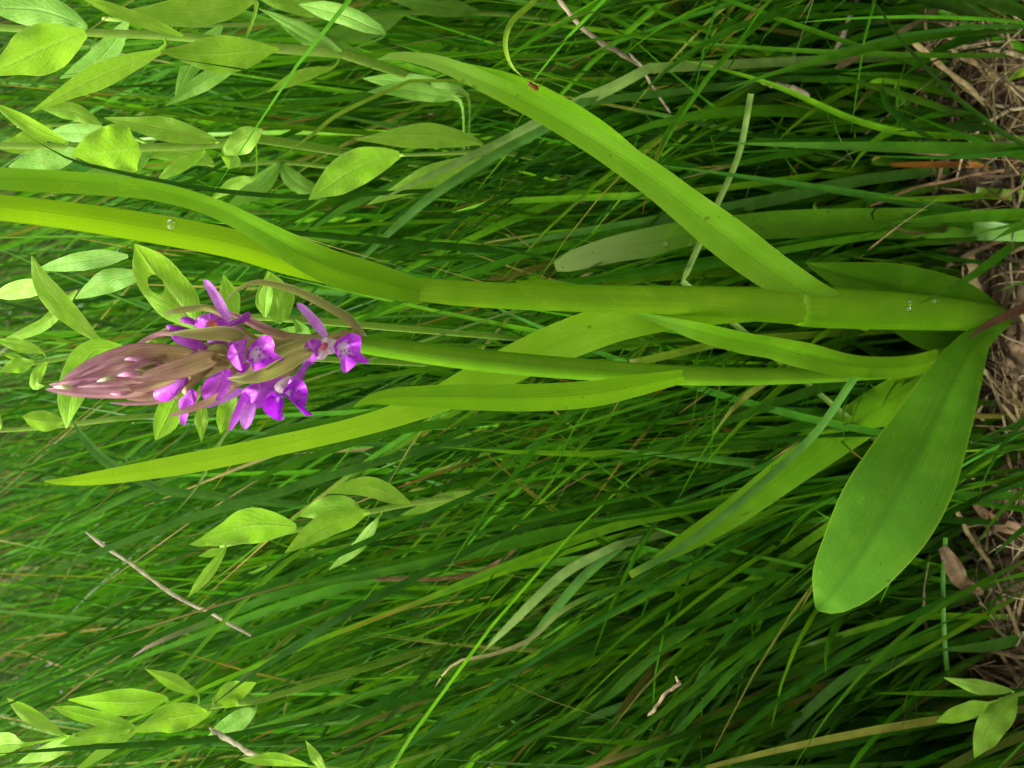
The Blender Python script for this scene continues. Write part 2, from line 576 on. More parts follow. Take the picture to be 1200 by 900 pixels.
M['herb_bright'] = net_leaf('herb_bright', (0.182, 0.416, 0.0182), (0.237, 0.472, 0.039), (0.374, 0.584, 0.117), (0.308, 0.674, 0.0182))
M['herb_dull'] = net_leaf('herb_dull', (0.116, 0.306, 0.0228), (0.162, 0.348, 0.041), (0.266, 0.436, 0.1), (0.231, 0.545, 0.0273))
M['herb_stem'] = flesh('herb_stem', (0.24, 0.44, 0.05), (0.31, 0.48, 0.09), (0.38, 0.6, 0.06), transl=0.3, scale=600)
M['grass'] = tint_mat('grass', 0.30, 0.36, 0.30)
M['dry'] = tint_mat('dry', 0.65, 0.2, 0.25, dry=True)
t = NT('water')
p = t.n('BsdfPrincipled')
p.inputs['Base Color'].default_value = (1, 1, 1, 1)
p.inputs['Transmission Weight'].default_value = 1
p.inputs['Roughness'].default_value = 0.02
p.inputs['IOR'].default_value = 1.33
t.l(p.outputs[0], t.n('OutputMaterial').inputs[0])
M['water'] = t.m
M['insect'] = flesh('insect', (0.16, 0.03, 0.012), (0.06, 0.014, 0.008), transl=0.0, rough=0.3, scale=2500)

# ------------------------------------------------------------------ ground
t = NT('soil')
g = t.geo()
c = t.mix(t.step(t.noise(g, 60, 4), 0.35, 0.65), (0.022, 0.014, 0.008), (0.06, 0.042, 0.022))
c = t.mix(t.math('MULTIPLY', t.step(t.noise(g, 260, 3), 0.5, 0.7), 0.7), c, (0.15, 0.10, 0.055))
far = t.step(t.noise(g, 3.0, 4), 0.3, 0.7)
M['soil'] = t.finish(c, 0.9, 0.0, 0.2, t.noise(g, 180, 5), 0.004)


def ground_z(x, y):
    return 0.004 * np.sin(x * 31 + 1) * np.cos(y * 27) + 0.002 * np.sin(x * 83 + y * 61) - 0.004


def axis(lim_near, step, far_list):
    a = np.arange(-lim_near, lim_near + step / 2, step)
    return np.concatenate([[-f for f in far_list[::-1]], a, far_list])


gx = axis(0.9, 0.012, [1.5, 4, 15, 60, 200])
gy = np.concatenate([[-200, -40, -8, -2], np.arange(-0.8, 1.6, 0.012), [2.5, 6, 20, 60, 200]])
X, Y = np.meshgrid(gx, gy)
Z = np.where((np.abs(X) < 1) & (Y > -0.9) & (Y < 1.7), ground_z(X, Y), -0.004)
V = np.stack([X.ravel(), Y.ravel(), Z.ravel()], 1)
nx, ny = len(gx), len(gy)
F = [(j * nx + i, j * nx + i + 1, (j + 1) * nx + i + 1, (j + 1) * nx + i) for j in range(ny - 1) for i in range(nx - 1)]
tag(link_mesh('ground', V, F, M['soil']), kind='structure')

# ------------------------------------------------------------------ the orchid
BASE = W(1182, 375, 0.0)
orchid = empty('orchid', (BASE[0], BASE[1], 0.0))
tag(orchid, 'flowering orchid with one purple flower spike and long yellow-green leaves', 'orchid')


def D(*pts):
    return [tuple(p) for p in pts]


# stalk of the spike
tube('stem', D((1150, 392, .001, 16), (1085, 427, .002, 20), (1000, 437, .001, 19), (900, 441, 0, 20), (800, 440, -.001, 23), (700, 434, -.001, 25),
               (600, 426, -.001, 26), (520, 417, -.001, 25), (440, 406, -.001, 22), (400, 403, 0, 18), (330, 412, 0, 15), (250, 428, 0, 14), (160, 445, 0, 9), (100, 450, 0, 4)), M['stalk'], orchid, n=50)
# sheath round the leaf shoot, with its open end
tube('sheath', D((1182, 373, .0, 24), (1150, 371, -.001, 33), (1080, 366, -.002, 42), (1000, 362, -.003, 47), (960, 360, -.003, 48), (940, 359, -.003, 46.5), (932, 358, -.003, 44)), M['sheath'], orchid, n=30, flat=0.64)
tag(tube('shoot', D((1010, 363, -.002, 40), (950, 359, -.0032, 44), (880, 356, -.003, 40), (800, 352, -.003, 34), (700, 350, -.004, 32), (600, 347, -.005, 31), (520, 342, -.006, 29), (475, 336, -.0062, 26), (455, 332, -.006, 15)), M['shoot'], orchid, n=44, flat=0.6), 'rolled leaf shoot rising out of the outer sheath')
lf = leaf('leaf', D((488, 341, -.0065, 28), (440, 331, -.007, 31), (400, 320, -.008, 33), (340, 306, -.010, 33), (270, 285, -.012, 34), (180, 268, -.014, 34), (90, 254, -.016, 32), (0, 243, -.018, 30), (-90, 234, -.018, 27), (-220, 225, -.012, 18), (-330, 222, -.004, 4)),
          M['orchid_leaf_glow'], orchid, n=44, fold=0.18, curl=0.25, cross=7)
tag(lf, 'broad bright leaf glowing yellow green')
leaf('leaf', D((492, 342, -.0085, 28), (440, 328, -.011, 38), (395, 316, -.013, 41), (350, 295, -.015, 36), (310, 272, -.016, 27), (250, 242, -.017, 22), (180, 222, -.018, 22), (100, 213, -.018, 25), (0, 208, -.018, 26), (-120, 200, -.015, 18), (-230, 196, -.01, 3)),
     M['orchid_leaf'], orchid, n=44, fold=0.35, twist=[0, 5, 25, 40, 25, 10, 0], cross=7)
# arching leaf with its far half seen over the keel
lf = leaf('leaf', D((1020, 376, .003, 25.8), (985, 362, -.003, 32.7), (955, 349, -.0055, 37.8), (905, 318, -.006, 44.7), (850, 277, -.008, 48.2), (800, 238, -.009, 41.3), (760, 207, -.010, 37.8), (700, 167, -.011, 32.5), (640, 132, -.012, 28.6), (580, 102, -.013, 24.8), (520, 76, -.013, 18.5), (480, 67, -.013, 12.4), (455, 66, -.013, 6.9), (443, 70, -.013, 1.5)),
          M['orchid_leaf_pale'], orchid, n=44, fold=0.3, cross=7)
tag(lf, 'long leaf arching up and over, pale underside showing')
leaf('leaf', D((860, 282, -.002, 10), (800, 234, -.003, 18), (740, 182, -.005, 20), (700, 150, -.007, 22), (650, 117, -.009, 18), (600, 92, -.010, 12), (540, 74, -.011, 3)), M['orchid_leaf'], orchid, n=26, fold=0.2, twist=35)
# overlapped sheath end and the long drooping leaf that runs to the lower left
leaf('leaf', D((930, 362, .002, 20), (880, 360, .001, 34), (830, 361, .0005, 40), (785, 365, .001, 44), (750, 371, .002, 45), (710, 381, .004, 46), (640, 408, .007, 46), (560, 446, .009, 40), (500, 474, .010, 30), (420, 500, .010, 24), (320, 523, .009, 24), (220, 543, .008, 24), (130, 558, .007, 18), (80, 564, .006, 10), (52, 564, .006, 2)),
     M['orchid_leaf_long'], orchid, n=60, fold=0.22, cross=7)
tag(COL.objects[-1], 'long narrow leaf running behind the flower stem')
# stem leaf
leaf('leaf', D((800, 441, -.004, 16), (775, 446, -.005, 20), (740, 453, -.006, 26), (690, 462, -.007, 31), (620, 466, -.008, 32), (540, 465, -.008, 30), (470, 465, -.008, 22), (435, 468, -.008, 12), (414, 477, -.008, 1.5)),
     M['orchid_leaf'], orchid, n=36, fold=0.4, cross=7)
# short leaf twisted at the foot of the stem
leaf('leaf', D((1100, 420, -.003, 22), (1060, 430, -.004, 25), (1000, 429, -.005, 26), (940, 415, -.006, 31), (905, 406, -.006, 26), (870, 400, -.006, 25), (820, 388, -.005, 22), (780, 377, -.002, 12), (740, 365, .002, 3)),
     M['orchid_leaf'], orchid, n=36, fold=0.35, twist=[0, 0, 10, 35, 20, 0], cross=7)
# leaves behind the foot
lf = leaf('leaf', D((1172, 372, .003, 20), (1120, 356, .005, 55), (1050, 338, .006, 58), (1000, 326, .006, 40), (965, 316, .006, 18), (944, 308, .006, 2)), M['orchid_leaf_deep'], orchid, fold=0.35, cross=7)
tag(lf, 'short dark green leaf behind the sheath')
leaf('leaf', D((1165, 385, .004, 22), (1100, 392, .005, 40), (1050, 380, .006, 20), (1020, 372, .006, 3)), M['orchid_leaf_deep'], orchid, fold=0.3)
leaf('leaf', D((1120, 418, .004, 24), (1060, 458, .009, 42), (1000, 498, .014, 46), (930, 548, .018, 40), (860, 600, .021, 32), (800, 638, .022, 22), (755, 665, .022, 3)), M['orchid_leaf'], orchid, fold=0.45, cross=7, n=34, keep=False)
leaf('leaf', D((720, 352, -.001, 10), (680, 340, 0, 12), (640, 332, 0, 9), (604, 330, 0, 2)), M['orchid_leaf'], orchid, fold=0.3, n=16)
# the broad oval leaf at the foot
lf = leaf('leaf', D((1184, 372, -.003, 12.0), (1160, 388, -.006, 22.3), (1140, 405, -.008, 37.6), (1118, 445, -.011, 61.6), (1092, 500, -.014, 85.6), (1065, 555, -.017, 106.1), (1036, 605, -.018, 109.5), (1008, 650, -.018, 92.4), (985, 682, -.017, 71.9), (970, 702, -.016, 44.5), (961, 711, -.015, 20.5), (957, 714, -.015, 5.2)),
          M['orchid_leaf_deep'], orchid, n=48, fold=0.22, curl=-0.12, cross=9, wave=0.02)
tag(lf, 'broad oval leaf spreading low to one side')


# --------------------------- flowers: each is an ovary that carries lip, hood, sepals, spur
def flower(ov, **parts):
    f = tube('flower', ov, M['ovary'], orchid, n=12, sides=8)
    for nm, items in parts.items():
        for fn in items:
            fn(nm, f)
    return f


def pt(outline, c, dy, mat, **kw):
    return lambda nm, f: petal(nm, outline, c, dy, M[mat], f, **kw)


def rb(path, mat, **kw):
    kw.setdefault('fold', 0.35)
    return lambda nm, f: leaf(nm, path, M[mat], f, n=18, **kw)


def tb(path, mat, **kw):
    return lambda nm, f: tube(nm, path, M[mat], f, n=16, **kw)


def z3(L):   # coordinates read on an enlargement of the photograph
    return [(240 + x / 4.5, 320 + y / 4.5) for x, y in L]


def z4(L):
    return [(140 + x / 7.5, 310 + y / 7.5) for x, y in L]


def z5(L):
    return [(180 + x / 6.0, 420 + y / 6.0) for x, y in L]


def z2(L):
    return [(40 + x / 4.5, 320 + y / 4.5) for x, y in L]


flower(D((425, 398, -.001, 6), (408, 392, -.003, 11), (392, 395, -.005, 10), (384, 400, -.006, 8)),
       lip=[pt(z3([(680, 385), (705, 350), (765, 317), (812, 326), (826, 352), (820, 412), (840, 440), (868, 465), (840, 478), (808, 470), (785, 495), (738, 526), (722, 505), (712, 455), (690, 420)]), z3([(706, 392)])[0], -.0095, 'lip', dome=-.0012, tilt=(-.5, 0), ruffle=.0011, freq=6)],
       hood=[pt(z3([(520, 425), (535, 365), (575, 345), (612, 352), (610, 395), (600, 440), (560, 440)]), (366, 408), -.007, 'petal_lobe', dome=.0015, ruffle=.0012, freq=4)],
       column=[pt(z3([(600, 370), (640, 340), (690, 352), (706, 372), (690, 420), (650, 432), (625, 455), (596, 452)]), z3([(645, 390)])[0], -.0075, 'column', dome=.0008, ruffle=.0004),
               pt(z3([(612, 380), (640, 365), (650, 385), (630, 410), (612, 405)]), z3([(630, 388)])[0], -.0088, 'column_red', dome=.0005, n=16, rings=3)],
       sepal=[rb([(*q, d, w) for q, d, w in zip(z3([(640, 335), (595, 275), (545, 215), (505, 175), (486, 160)]), (-.006, -.005, -.005, -.005, -.005), (7, 12, 10, 8, 2))], 'petal_pale'),
              rb([(*q, d, w) for q, d, w in zip(z3([(600, 440), (560, 462), (520, 505), (490, 548), (465, 580)]), (-.006, -.004, -.003, -.003, -.002), (4, 8, 6, 9, 2))], 'petal')],
       spur=[tb(D((392, 400, -.004, 7), (404, 396, .002, 6), (410, 398, .006, 5), (408, 404, .009, 3)), 'petal_pale', sides=8)])

flower(D((345, 405, -.003, 8), (325, 402, -.006, 10), (306, 405, -.009, 9), (294, 412, -.010, 7)),
       lip=[pt(z3([(225, 415), (250, 375), (300, 333), (345, 335), (368, 375), (364, 412), (395, 438), (422, 455), (385, 470), (345, 488), (320, 515), (265, 518), (242, 475), (215, 458)]), z3([(240, 430)])[0], -.0135, 'lip', dome=-.0014, tilt=(-.4, 0), ruffle=.0011, freq=5, ph=1)],
       hood=[pt(z3([(118, 430), (135, 385), (175, 360), (222, 348), (214, 400), (204, 450), (196, 512), (165, 500), (140, 470)]), z3([(172, 425)])[0], -.012, 'petal_lobe', dome=.0018, ruffle=.0012, freq=4)],
       sepal=[pt(z3([(170, 520), (205, 478), (240, 480), (215, 522)]), z3([(207, 502)])[0], -.010, 'petal_dark', n=20, rings=3),
              pt(z3([(128, 365), (160, 355), (160, 378), (130, 395)]), z3([(145, 372)])[0], -.010, 'petal', n=20, rings=3)],
       spur=[tb(D((300, 410, -.008, 7), (312, 406, -.004, 6), (322, 408, .0, 4)), 'petal_pale', sides=8)])

flower(D((300, 398, -.002, 7), (285, 388, -.004, 9), (272, 378, -.005, 8)),
       hood=[pt(z4([(655, 520), (690, 465), (760, 432), (830, 428), (900, 470), (965, 520), (900, 545), (800, 560), (690, 562)]), z4([(800, 495)])[0], -.006, 'petal_lobe', dome=.0018, ruffle=.0009)],
       column=[pt(z4([(760, 530), (790, 490), (840, 500), (870, 540), (810, 555)]), z4([(810, 525)])[0], -.0085, 'column_red', n=20, rings=3),
               pt(z4([(820, 530), (845, 512), (862, 530), (840, 552)]), z4([(842, 532)])[0], -.0088, 'pollen', n=14, rings=2)],
       petal=[pt(z4([(530, 490), (560, 458), (620, 462), (665, 490), (660, 530), (590, 520)]), z4([(605, 495)])[0], -.006, 'petal_dark', dome=.0006, n=24, rings=4)],
       sepal=[rb([(*q, d, w) for q, d, w in zip(z4([(970, 500), (920, 420), (860, 310), (800, 210), (760, 155), (738, 138)]), (-.005, -.005, -.005, -.006, -.006, -.006), (7, 11, 12, 10, 7, 2))], 'petal_pale'),
              rb([(*q, d, w) for q, d, w in zip(z4([(980, 530), (1040, 570), (1100, 610), (1170, 650)]), (-.005, -.005, -.004, -.003), (6, 9, 7, 3))], 'petal_pale')],
       lip=[pt(z4([(950, 535), (990, 490), (1045, 470), (1095, 430), (1140, 415), (1155, 455), (1135, 490), (1080, 515), (1020, 530), (975, 545)]), z4([(1040, 495)])[0], -.0065, 'petal_dark', dome=.0012)])

flower(D((345, 430, -.002, 8), (330, 440, -.004, 10), (312, 450, -.006, 9)),
       hood=[pt(z5([(620, 240), (680, 185), (760, 150), (860, 140), (930, 130), (870, 190), (845, 240), (790, 290), (765, 340), (700, 345), (660, 290)]), z5([(750, 230)])[0], -.0085, 'petal_lobe', dome=.0022, ruffle=.0009)],
       column=[pt(z5([(848, 200), (880, 160), (960, 122), (950, 165), (935, 205), (950, 255), (905, 245), (870, 235)]), z5([(900, 195)])[0], -.0105, 'column', dome=.0005, n=24, rings=3)],
       lip=[pt(z5([(905, 245), (940, 190), (985, 155), (1030, 144), (1068, 185), (1084, 250), (1072, 320), (1060, 360), (1090, 380), (1122, 398), (1075, 404), (1040, 375), (985, 315), (940, 275)]), z5([(935, 240)])[0], -.0125, 'lip_deep', dome=-.0012, ruffle=.0009, tilt=(-.3, 0)),
            pt(z5([(850, 238), (895, 255), (918, 300), (905, 350), (892, 372), (918, 418), (880, 438), (830, 415), (775, 370), (770, 340), (790, 285)]), z5([(880, 275)])[0], -.0125, 'lip_deep', dome=-.001, ruffle=.0009, tilt=(.3, 0))],
       sepal=[rb([(*q, d, w) for q, d, w in zip(z5([(700, 190), (650, 270), (600, 370), (560, 450), (535, 505)]), (-.008, -.009, -.009, -.009, -.009), (6, 11, 11, 8, 3))], 'petal'),
              rb([(*q, d, w) for q, d, w in zip(z5([(690, 250), (675, 330), (655, 410), (645, 465), (640, 500)]), (-.008, -.0095, -.010, -.010, -.010), (8, 15, 16, 11, 2))], 'petal_pale'),
              rb([(*q, d, w) for q, d, w in zip(z5([(640, 225), (560, 245), (470, 280), (400, 320), (330, 345)]), (-.006, -.006, -.006, -.006, -.006), (5, 11, 13, 8, 2))], 'petal_pale')],
       spur=[tb([(*q, d, w) for q, d, w in zip(z5([(960, 160), (1020, 130), (1050, 80), (1090, 20), (1130, -10)]), (-.008, -.006, -.004, -.003, -.002), (9, 10, 9, 7, 4))], 'petal_pale', sides=8)])

# half-open flowers lower on the bud cone
flower(D((290, 428, -.003, 6), (277, 432, -.006, 8), (268, 438, -.008, 8)),
       hood=[pt(z5([(520, 75), (528, 130), (500, 235), (435, 300), (385, 336), (352, 285), (338, 220), (370, 150), (440, 105)]), z5([(500, 110)])[0], -.009, 'petal_lobe', dome=.002, ruffle=.0012, freq=4),
             rb([(*q, d, w) for q, d, w in zip(z5([(540, 80), (520, 150), (490, 230), (440, 300)]), (-.011, -.0125, -.013, -.0125), (4, 9, 10, 3))], 'petal_dark')])
flower(D((248, 432, -.003, 4), (235, 440, -.005, 9), (222, 452, -.007, 9), (217, 460, -.008, 8)),
       hood=[pt(z5([(262, 215), (300, 240), (298, 300), (262, 345), (190, 358), (178, 305), (215, 260)]), z5([(262, 235)])[0], -.0095, 'petal_lobe', dome=.0016, ruffle=.001, freq=4),
             rb([(*q, d, w) for q, d, w in zip(z5([(245, 290), (215, 380), (208, 430), (215, 475)]), (-.011, -.011, -.010, -.010), (9, 10, 8, 2))], 'petal')],
       sepal=[rb([(*q, d, w) for q, d, w in zip(z5([(330, 190), (318, 240), (300, 290), (285, 320)]), (-.007, -.008, -.008, -.008), (3, 5, 4, 1.5))], 'bract_green')])
flower(D((245, 430, -.002, 5), (232, 436, -.004, 7), (222, 442, -.005, 8)),
       hood=[pt(z5([(245, 135), (230, 190), (170, 245), (105, 298), (40, 296), (2, 272), (4, 230), (60, 190), (110, 150), (180, 132)]), z5([(215, 150)])[0], -.006, 'petal_lobe', dome=.0022, ruffle=.001, freq=3)])
flower(D((265, 415, -.002, 6), (252, 410, -.004, 8), (240, 405, -.005, 8)),
       hood=[tb([(*q, d, w) for q, d, w in zip(z4([(760, 740), (700, 705), (610, 680), (520, 655), (465, 630)]), (-.005, -.006, -.0065, -.006, -.006), (6, 11, 12, 11, 4))], 'petal', flat=0.8),
             tb([(*q, d, w) for q, d, w in zip(z4([(590, 570), (520, 565), (450, 555), (418, 540)]), (-.004, -.0045, -.0045, -.004), (3, 7, 7, 3))], 'petal_dark', flat=0.8),
             tb([(*q, d, w) for q, d, w in zip(z4([(670, 760), (620, 770), (560, 790)]), (-.004, -.0045, -.0045), (8, 8, 3))], 'petal', flat=0.8)])
flower(D((275, 412, -.002, 6), (262, 405, -.003, 7), (255, 402, -.004, 7)),
       hood=[tb([(*q, d, w) for q, d, w in zip(z4([(940, 700), (880, 670), (820, 660), (780, 680)]), (-.003, -.004, -.004, -.003), (6, 9, 8, 3))], 'petal_pale', flat=0.8)])

# bracts: (points, depths, widths, kind) from base to tip
BR = [
    (D((425, 395), (410, 375), (384, 359), (340, 338), (300, 331), (276, 341), (260, 357)), (-.002, -.003, -.004, -.005, -.005, -.005, -.005), (9, 11, 10, 9, 6.5, 3.5, 1), 'bract_green'),
    (z3([(560, 410), (480, 450), (400, 495), (300, 540), (200, 560), (118, 555)]), (-.008, -.011, -.0135, -.0155, -.0155, -.015), (8, 16, 18, 16, 10, 1.5), 'bract_green'),
    (z4([(1090, 640), (1000, 620), (880, 605), (740, 610), (580, 605), (428, 608)]), (-.006, -.009, -.0105, -.0105, -.010, -.0095), (8, 16, 17, 15, 9, 1.5), 'bract_green'),
    (z4([(900, 440), (820, 395), (720, 380), (600, 390), (480, 410), (385, 428)]), (-.002, -.003, -.004, -.004, -.004, -.004), (5, 8, 8, 8, 7, 2.5), 'bract_green'),
    (z2([(960, 440), (880, 465), (780, 500), (680, 525), (580, 548), (505, 555)]), (-.006, -.010, -.0115, -.0115, -.011, -.010), (10, 22, 24, 20, 12, 2), 'bract_olive'),
    (z2([(860, 440), (780, 430), (680, 420), (560, 425), (440, 455), (320, 495)]), (-.003, -.0065, -.008, -.0085, -.008, -.007), (8, 18, 20, 18, 12, 1.5), 'bract_olive'),
    (z2([(720, 400), (620, 400), (500, 412), (380, 450), (260, 500), (150, 555)]), (-.002, -.0045, -.006, -.006, -.0055, -.005), (8, 14, 16, 15, 11, 1.5), 'bract_purple'),
    (z2([(700, 555), (560, 580), (420, 590), (300, 592), (180, 595), (80, 588)]), (-.003, -.007, -.0085, -.0085, -.007, -.006), (8, 16, 19, 19, 13, 1.5), 'bract_purple'),
    (z2([(660, 600), (520, 630), (380, 632), (250, 628), (140, 618), (62, 614)]), (-.002, -.004, -.005, -.005, -.005, -.0045), (6, 12, 13, 12, 9, 1.5), 'bract_purple'),
    (z2([(560, 510), (460, 500), (360, 520), (260, 555), (170, 580), (100, 600)]), (-.003, -.007, -.008, -.0078, -.007, -.006), (8, 16, 18, 16, 10, 1.5), 'bract_purple'),
    (z2([(800, 340), (700, 316), (620, 335), (550, 375), (490, 425)]), (-.003, -.004, -.005, -.005, -.005), (6, 7, 6, 4, 1.2), 'bract_purple'),
    (z2([(820, 580), (720, 625), (620, 650), (540, 660), (488, 664)]), (-.002, -.003, -.003, -.003, -.003), (8, 13, 12, 7, 1.5), 'bract_olive'),
    (z2([(760, 650), (650, 675), (560, 686), (480, 688), (400, 685)]), (-.0, -.001, -.001, -.001, -.001), (5, 7, 5, 4, 1.2), 'bract_purple'),
    (z5([(560, 200), (460, 265), (350, 320), (220, 370), (100, 405)]), (-.009, -.012, -.0125, -.0125, -.012), (5, 9, 9, 7, 1.2), 'bract_olive'),
    (z3([(640, 330), (560, 350), (460, 345), (360, 315), (260, 260), (150, 210)]), (.001, .002, .002, .002, .002, .002), (8, 12, 13, 12, 9, 2), 'bract_olive'),
    (z3([(420, 330), (300, 290), (200, 240), (100, 200)]), (.001, .001, .001, .001), (6, 9, 8, 2), 'bract_purple'),
    (z3([(560, 380), (480, 400), (400, 420), (330, 440)]), (-.003, -.006, -.008, -.008), (14, 20, 16, 3), 'bract_green'),
    (z2([(600, 470), (500, 455), (400, 470), (300, 515), (210, 560)]), (-.0075, -.0092, -.0092, -.0085, -.0075), (5, 9, 8, 6, 1.2), 'bract_purple'),
    (z2([(620, 590), (520, 602), (420, 606), (320, 604), (230, 600)]), (-.0085, -.0102, -.0102, -.0095, -.0085), (5, 8, 8, 6, 1.2), 'bract_purple'),
    (z2([(740, 560), (640, 590), (540, 606), (450, 612)]), (-.0085, -.0105, -.0105, -.0098), (6, 11, 9, 1.2), 'bract_olive'),
    (z2([(700, 440), (600, 470), (500, 500), (420, 530)]), (-.008, -.0098, -.0100, -.0095), (5, 8, 7, 1.2), 'bract_purple'),
    # round the back of the spike
    (z2([(800, 470), (640, 440), (480, 460), (300, 530), (150, 580)]), (.003, .006, .006, .005, .003), (14, 22, 24, 18, 2), 'bract_purple'),
    (z2([(820, 540), (660, 570), (500, 590), (300, 610), (120, 605)]), (.003, .006, .006, .005, .003), (14, 20, 20, 15, 2), 'bract_purple'),
    (z3([(420, 420), (250, 400), (100, 430), (-60, 470)]), (.003, .006, .007, .006), (16, 24, 20, 2), 'bract_olive'),
    (z3([(520, 390), (380, 390), (240, 360), (60, 340)]), (.003, .007, .008, .008), (14, 20, 18, 2), 'bract_green'),
    (z3([(400, 470), (260, 520), (120, 590), (0, 640)]), (.003, .005, .006, .006), (12, 16, 14, 2), 'bract_olive'),
]
for q, d, w, k in BR:
    leaf('bract', [(*a, b, c) for a, b, c in zip(q, d, w)], M[k], orchid, n=20, fold=-0.25, curl=1.0, cross=9)

# closed buds between the bracts
BU = [
    (z2([(720, 490), (640, 470), (560, 455), (500, 452), (470, 460)]), (-.006, -.0085, -.010, -.010, -.009), (3, 6.5, 7, 4.5, 1.2), 'bud_pink'),
    (z2([(600, 545), (550, 528), (490, 532), (432, 542)]), (-.009, -.0112, -.0115, -.0105), (3, 7, 7.5, 1.5), 'bud_pink'),
    (z2([(440, 550), (400, 552), (365, 562), (332, 572)]), (-.009, -.0105, -.0105, -.010), (3, 5, 4.5, 1.2), 'bud_white'),
    (z2([(520, 620), (470, 628), (430, 632), (398, 630)]), (-.007, -.0085, -.0085, -.008), (5, 9, 7, 2), 'bud_pink'),
    (z2([(230, 598), (180, 600), (140, 600), (105, 600)]), (-.0065, -.0085, -.0085, -.007), (2, 5, 5, 1.5), 'bud_white'),
    (z2([(700, 480), (620, 500), (540, 500)]), (-.006, -.008, -.0085), (5, 10, 6), 'bract_green'),
    (z3([(-20, 440), (60, 400), (140, 400)]), (-.004, -.006, -.005), (8, 12, 6), 'ovary'),
    (z3([(-60, 480), (20, 470), (120, 480)]), (-.004, -.007, -.005), (8, 12, 6), 'ovary'),
]
for q, d, w, k in BU:
    tube('bud', [(*a, b, c) for a, b, c in zip(q, d, w)], M[k], orchid, n=14, sides=10, flat=0.8)
# pale core the bracts wrap
tube('spike_core', D((345, 408, .0, 22), (290, 414, .0, 32), (240, 425, .0, 34), (190, 438, .0, 32), (140, 446, .0, 26), (95, 450, .0, 14), (65, 452, 0, 3)), M['ovary'], orchid, n=24, sides=12, flat=0.8)

KEEP_ORCHID = KEEP.copy()
# ------------------------------------------------------------------ herbs (leafy seedlings)
HG = 'leafy herbs growing among the grass'


def to_ground(P, wts, away=0.05):
    """Carries the root end of a path down to the soil along its own lean."""
    p = P[0]
    if p[2] < 0.004:
        return P, wts
    t0 = nrmz(P[0] - P[min(3, len(P) - 1)])
    d = nrmz(t0 * 0.5 + np.array([0, away, -1.0]))
    L = (p[2] + 0.003) / max(-d[2], 0.3)
    k = 8
    ext = [p + d * L * (1 - i / k) for i in range(k)]
    return np.vstack([ext, P]), np.concatenate([np.full(k, wts[0]), wts])


def herb(label, stem, sw, dy, leaves, name='leafy_herb'):
    """stem: pixel points from root end to tip; leaves: (points base..tip, width, material key, ddy tip)."""
    K = catmull([(x, y, dy, sw) for x, y in stem], 20)
    P = np.array([W(x, y, d) for x, y, d, _ in K])
    _, _, z = project(P)
    hw = sw * z / FPX / 2 * np.linspace(1.1, 0.7, 20)
    stamp(K[:, 0], K[:, 1], K[:, 2], K[:, 3] + 4)
    P2, hw2 = to_ground(P, hw, .7)
    root = empty(name, (P2[0][0], P2[0][1], 0))
    tag(root, label, 'herb', HG)
    V, F, uv = tube_mesh(P2, hw2, 8)
    link_mesh('stem', V, F, M['herb_stem'], root, uv)
    for pts, w, k, dd in leaves:
        pts0 = pts
        hole = (.36, .60, .17, .10)
        j1, j2 = random.uniform(.7, 1.0), random.uniform(.5, .85)
        pts = catmull([(x, y) for x, y in pts], 5)
        near = K[np.argmin(np.hypot(K[:, 0] - pts[0][0], K[:, 1] - pts[0][1]))]
        gap = math.hypot(near[0] - pts[0][0], near[1] - pts[0][1])
        path = [(x, y, dy - .002 + dd * i / 4, w * f) for i, ((x, y), f) in enumerate(zip(pts, (.18, j1, 1.0, j2, .04)))]
        if 4 < gap < 70:
            path.insert(0, (near[0], near[1], dy, w * .1))
        leaf('leaf', path, M[k], root, n=40 if w == 50 else 18, cross=17 if w == 50 else 7, fold=random.uniform(.1, .5), curl=random.uniform(-.4, .2), wave=random.uniform(.06, .2), twist=[random.uniform(-30, 30), random.uniform(-15, 15), random.uniform(-50, 50)], hole=hole if len(pts0) == 4 and w == 50 else None)
    return root


herb('tall leafy herb with large oval leaves at the upper left corner', [(400, 62), (317, 56), (213, 43), (98, 38), (-40, 30)], 11, .055, [
    ([(100, 38), (60, 52), (-15, 88)], 56, 'herb', -.01), ([(100, 32), (50, 12), (-20, 8)], 40, 'herb_dull', .01),
    ([(215, 42), (160, 22), (90, -5)], 15, 'herb', -.006), ([(190, 58), (110, 92), (36, 132)], 29, 'herb', -.006),
    ([(320, 58), (250, 64), (188, 60)], 42, 'herb', -.004), ([(285, 70), (240, 95), (193, 124)], 20, 'herb_dull', .008),
    ([(400, 60), (350, 32), (303, 10)], 15, 'herb_dull', .006), ([(392, 78), (350, 90), (313, 108)], 15, 'herb', 0),
    ([(300, 2), (220, 14), (150, 12)], 36, 'herb', .0), ([(450, 42), (410, 20), (350, 5)], 22, 'herb_dull', .015)])
herb('dim herb behind the others along the top edge', [(640, 20), (540, 14), (420, 18), (260, 30), (120, 22)], 6, .10, [
    ([(560, 14), (510, 6), (450, -4)], 26, 'herb_dull', 0), ([(470, 18), (430, 34), (372, 42)], 26, 'herb_dull', .0), ([(400, 18), (350, 2), (290, -12)], 30, 'herb', .0),
    ([(260, 30), (225, 74), (205, 118)], 24, 'herb_dull', .01), ([(330, 26), (372, 48), (425, 62)], 22, 'herb_dull', 0), ([(150, 24), (120, 66), (70, 92)], 26, 'herb_dull', .01)])
herb('dim herb behind the round-leaved one near the left edge', [(420, 200), (330, 190), (240, 192), (120, 150), (20, 148)], 5, .11, [
    ([(330, 190), (300, 220), (262, 246)], 24, 'herb_dull', 0), ([(250, 192), (215, 178), (170, 184)], 26, 'herb', 0), ([(180, 172), (140, 200), (90, 206)], 26, 'herb_dull', .0),
    ([(120, 150), (90, 132), (50, 128)], 20, 'herb', 0), ([(330, 190), (345, 212), (390, 236)], 20, 'herb_dull', 0), ([(60, 148), (35, 165), (-10, 172)], 26, 'herb', 0)])
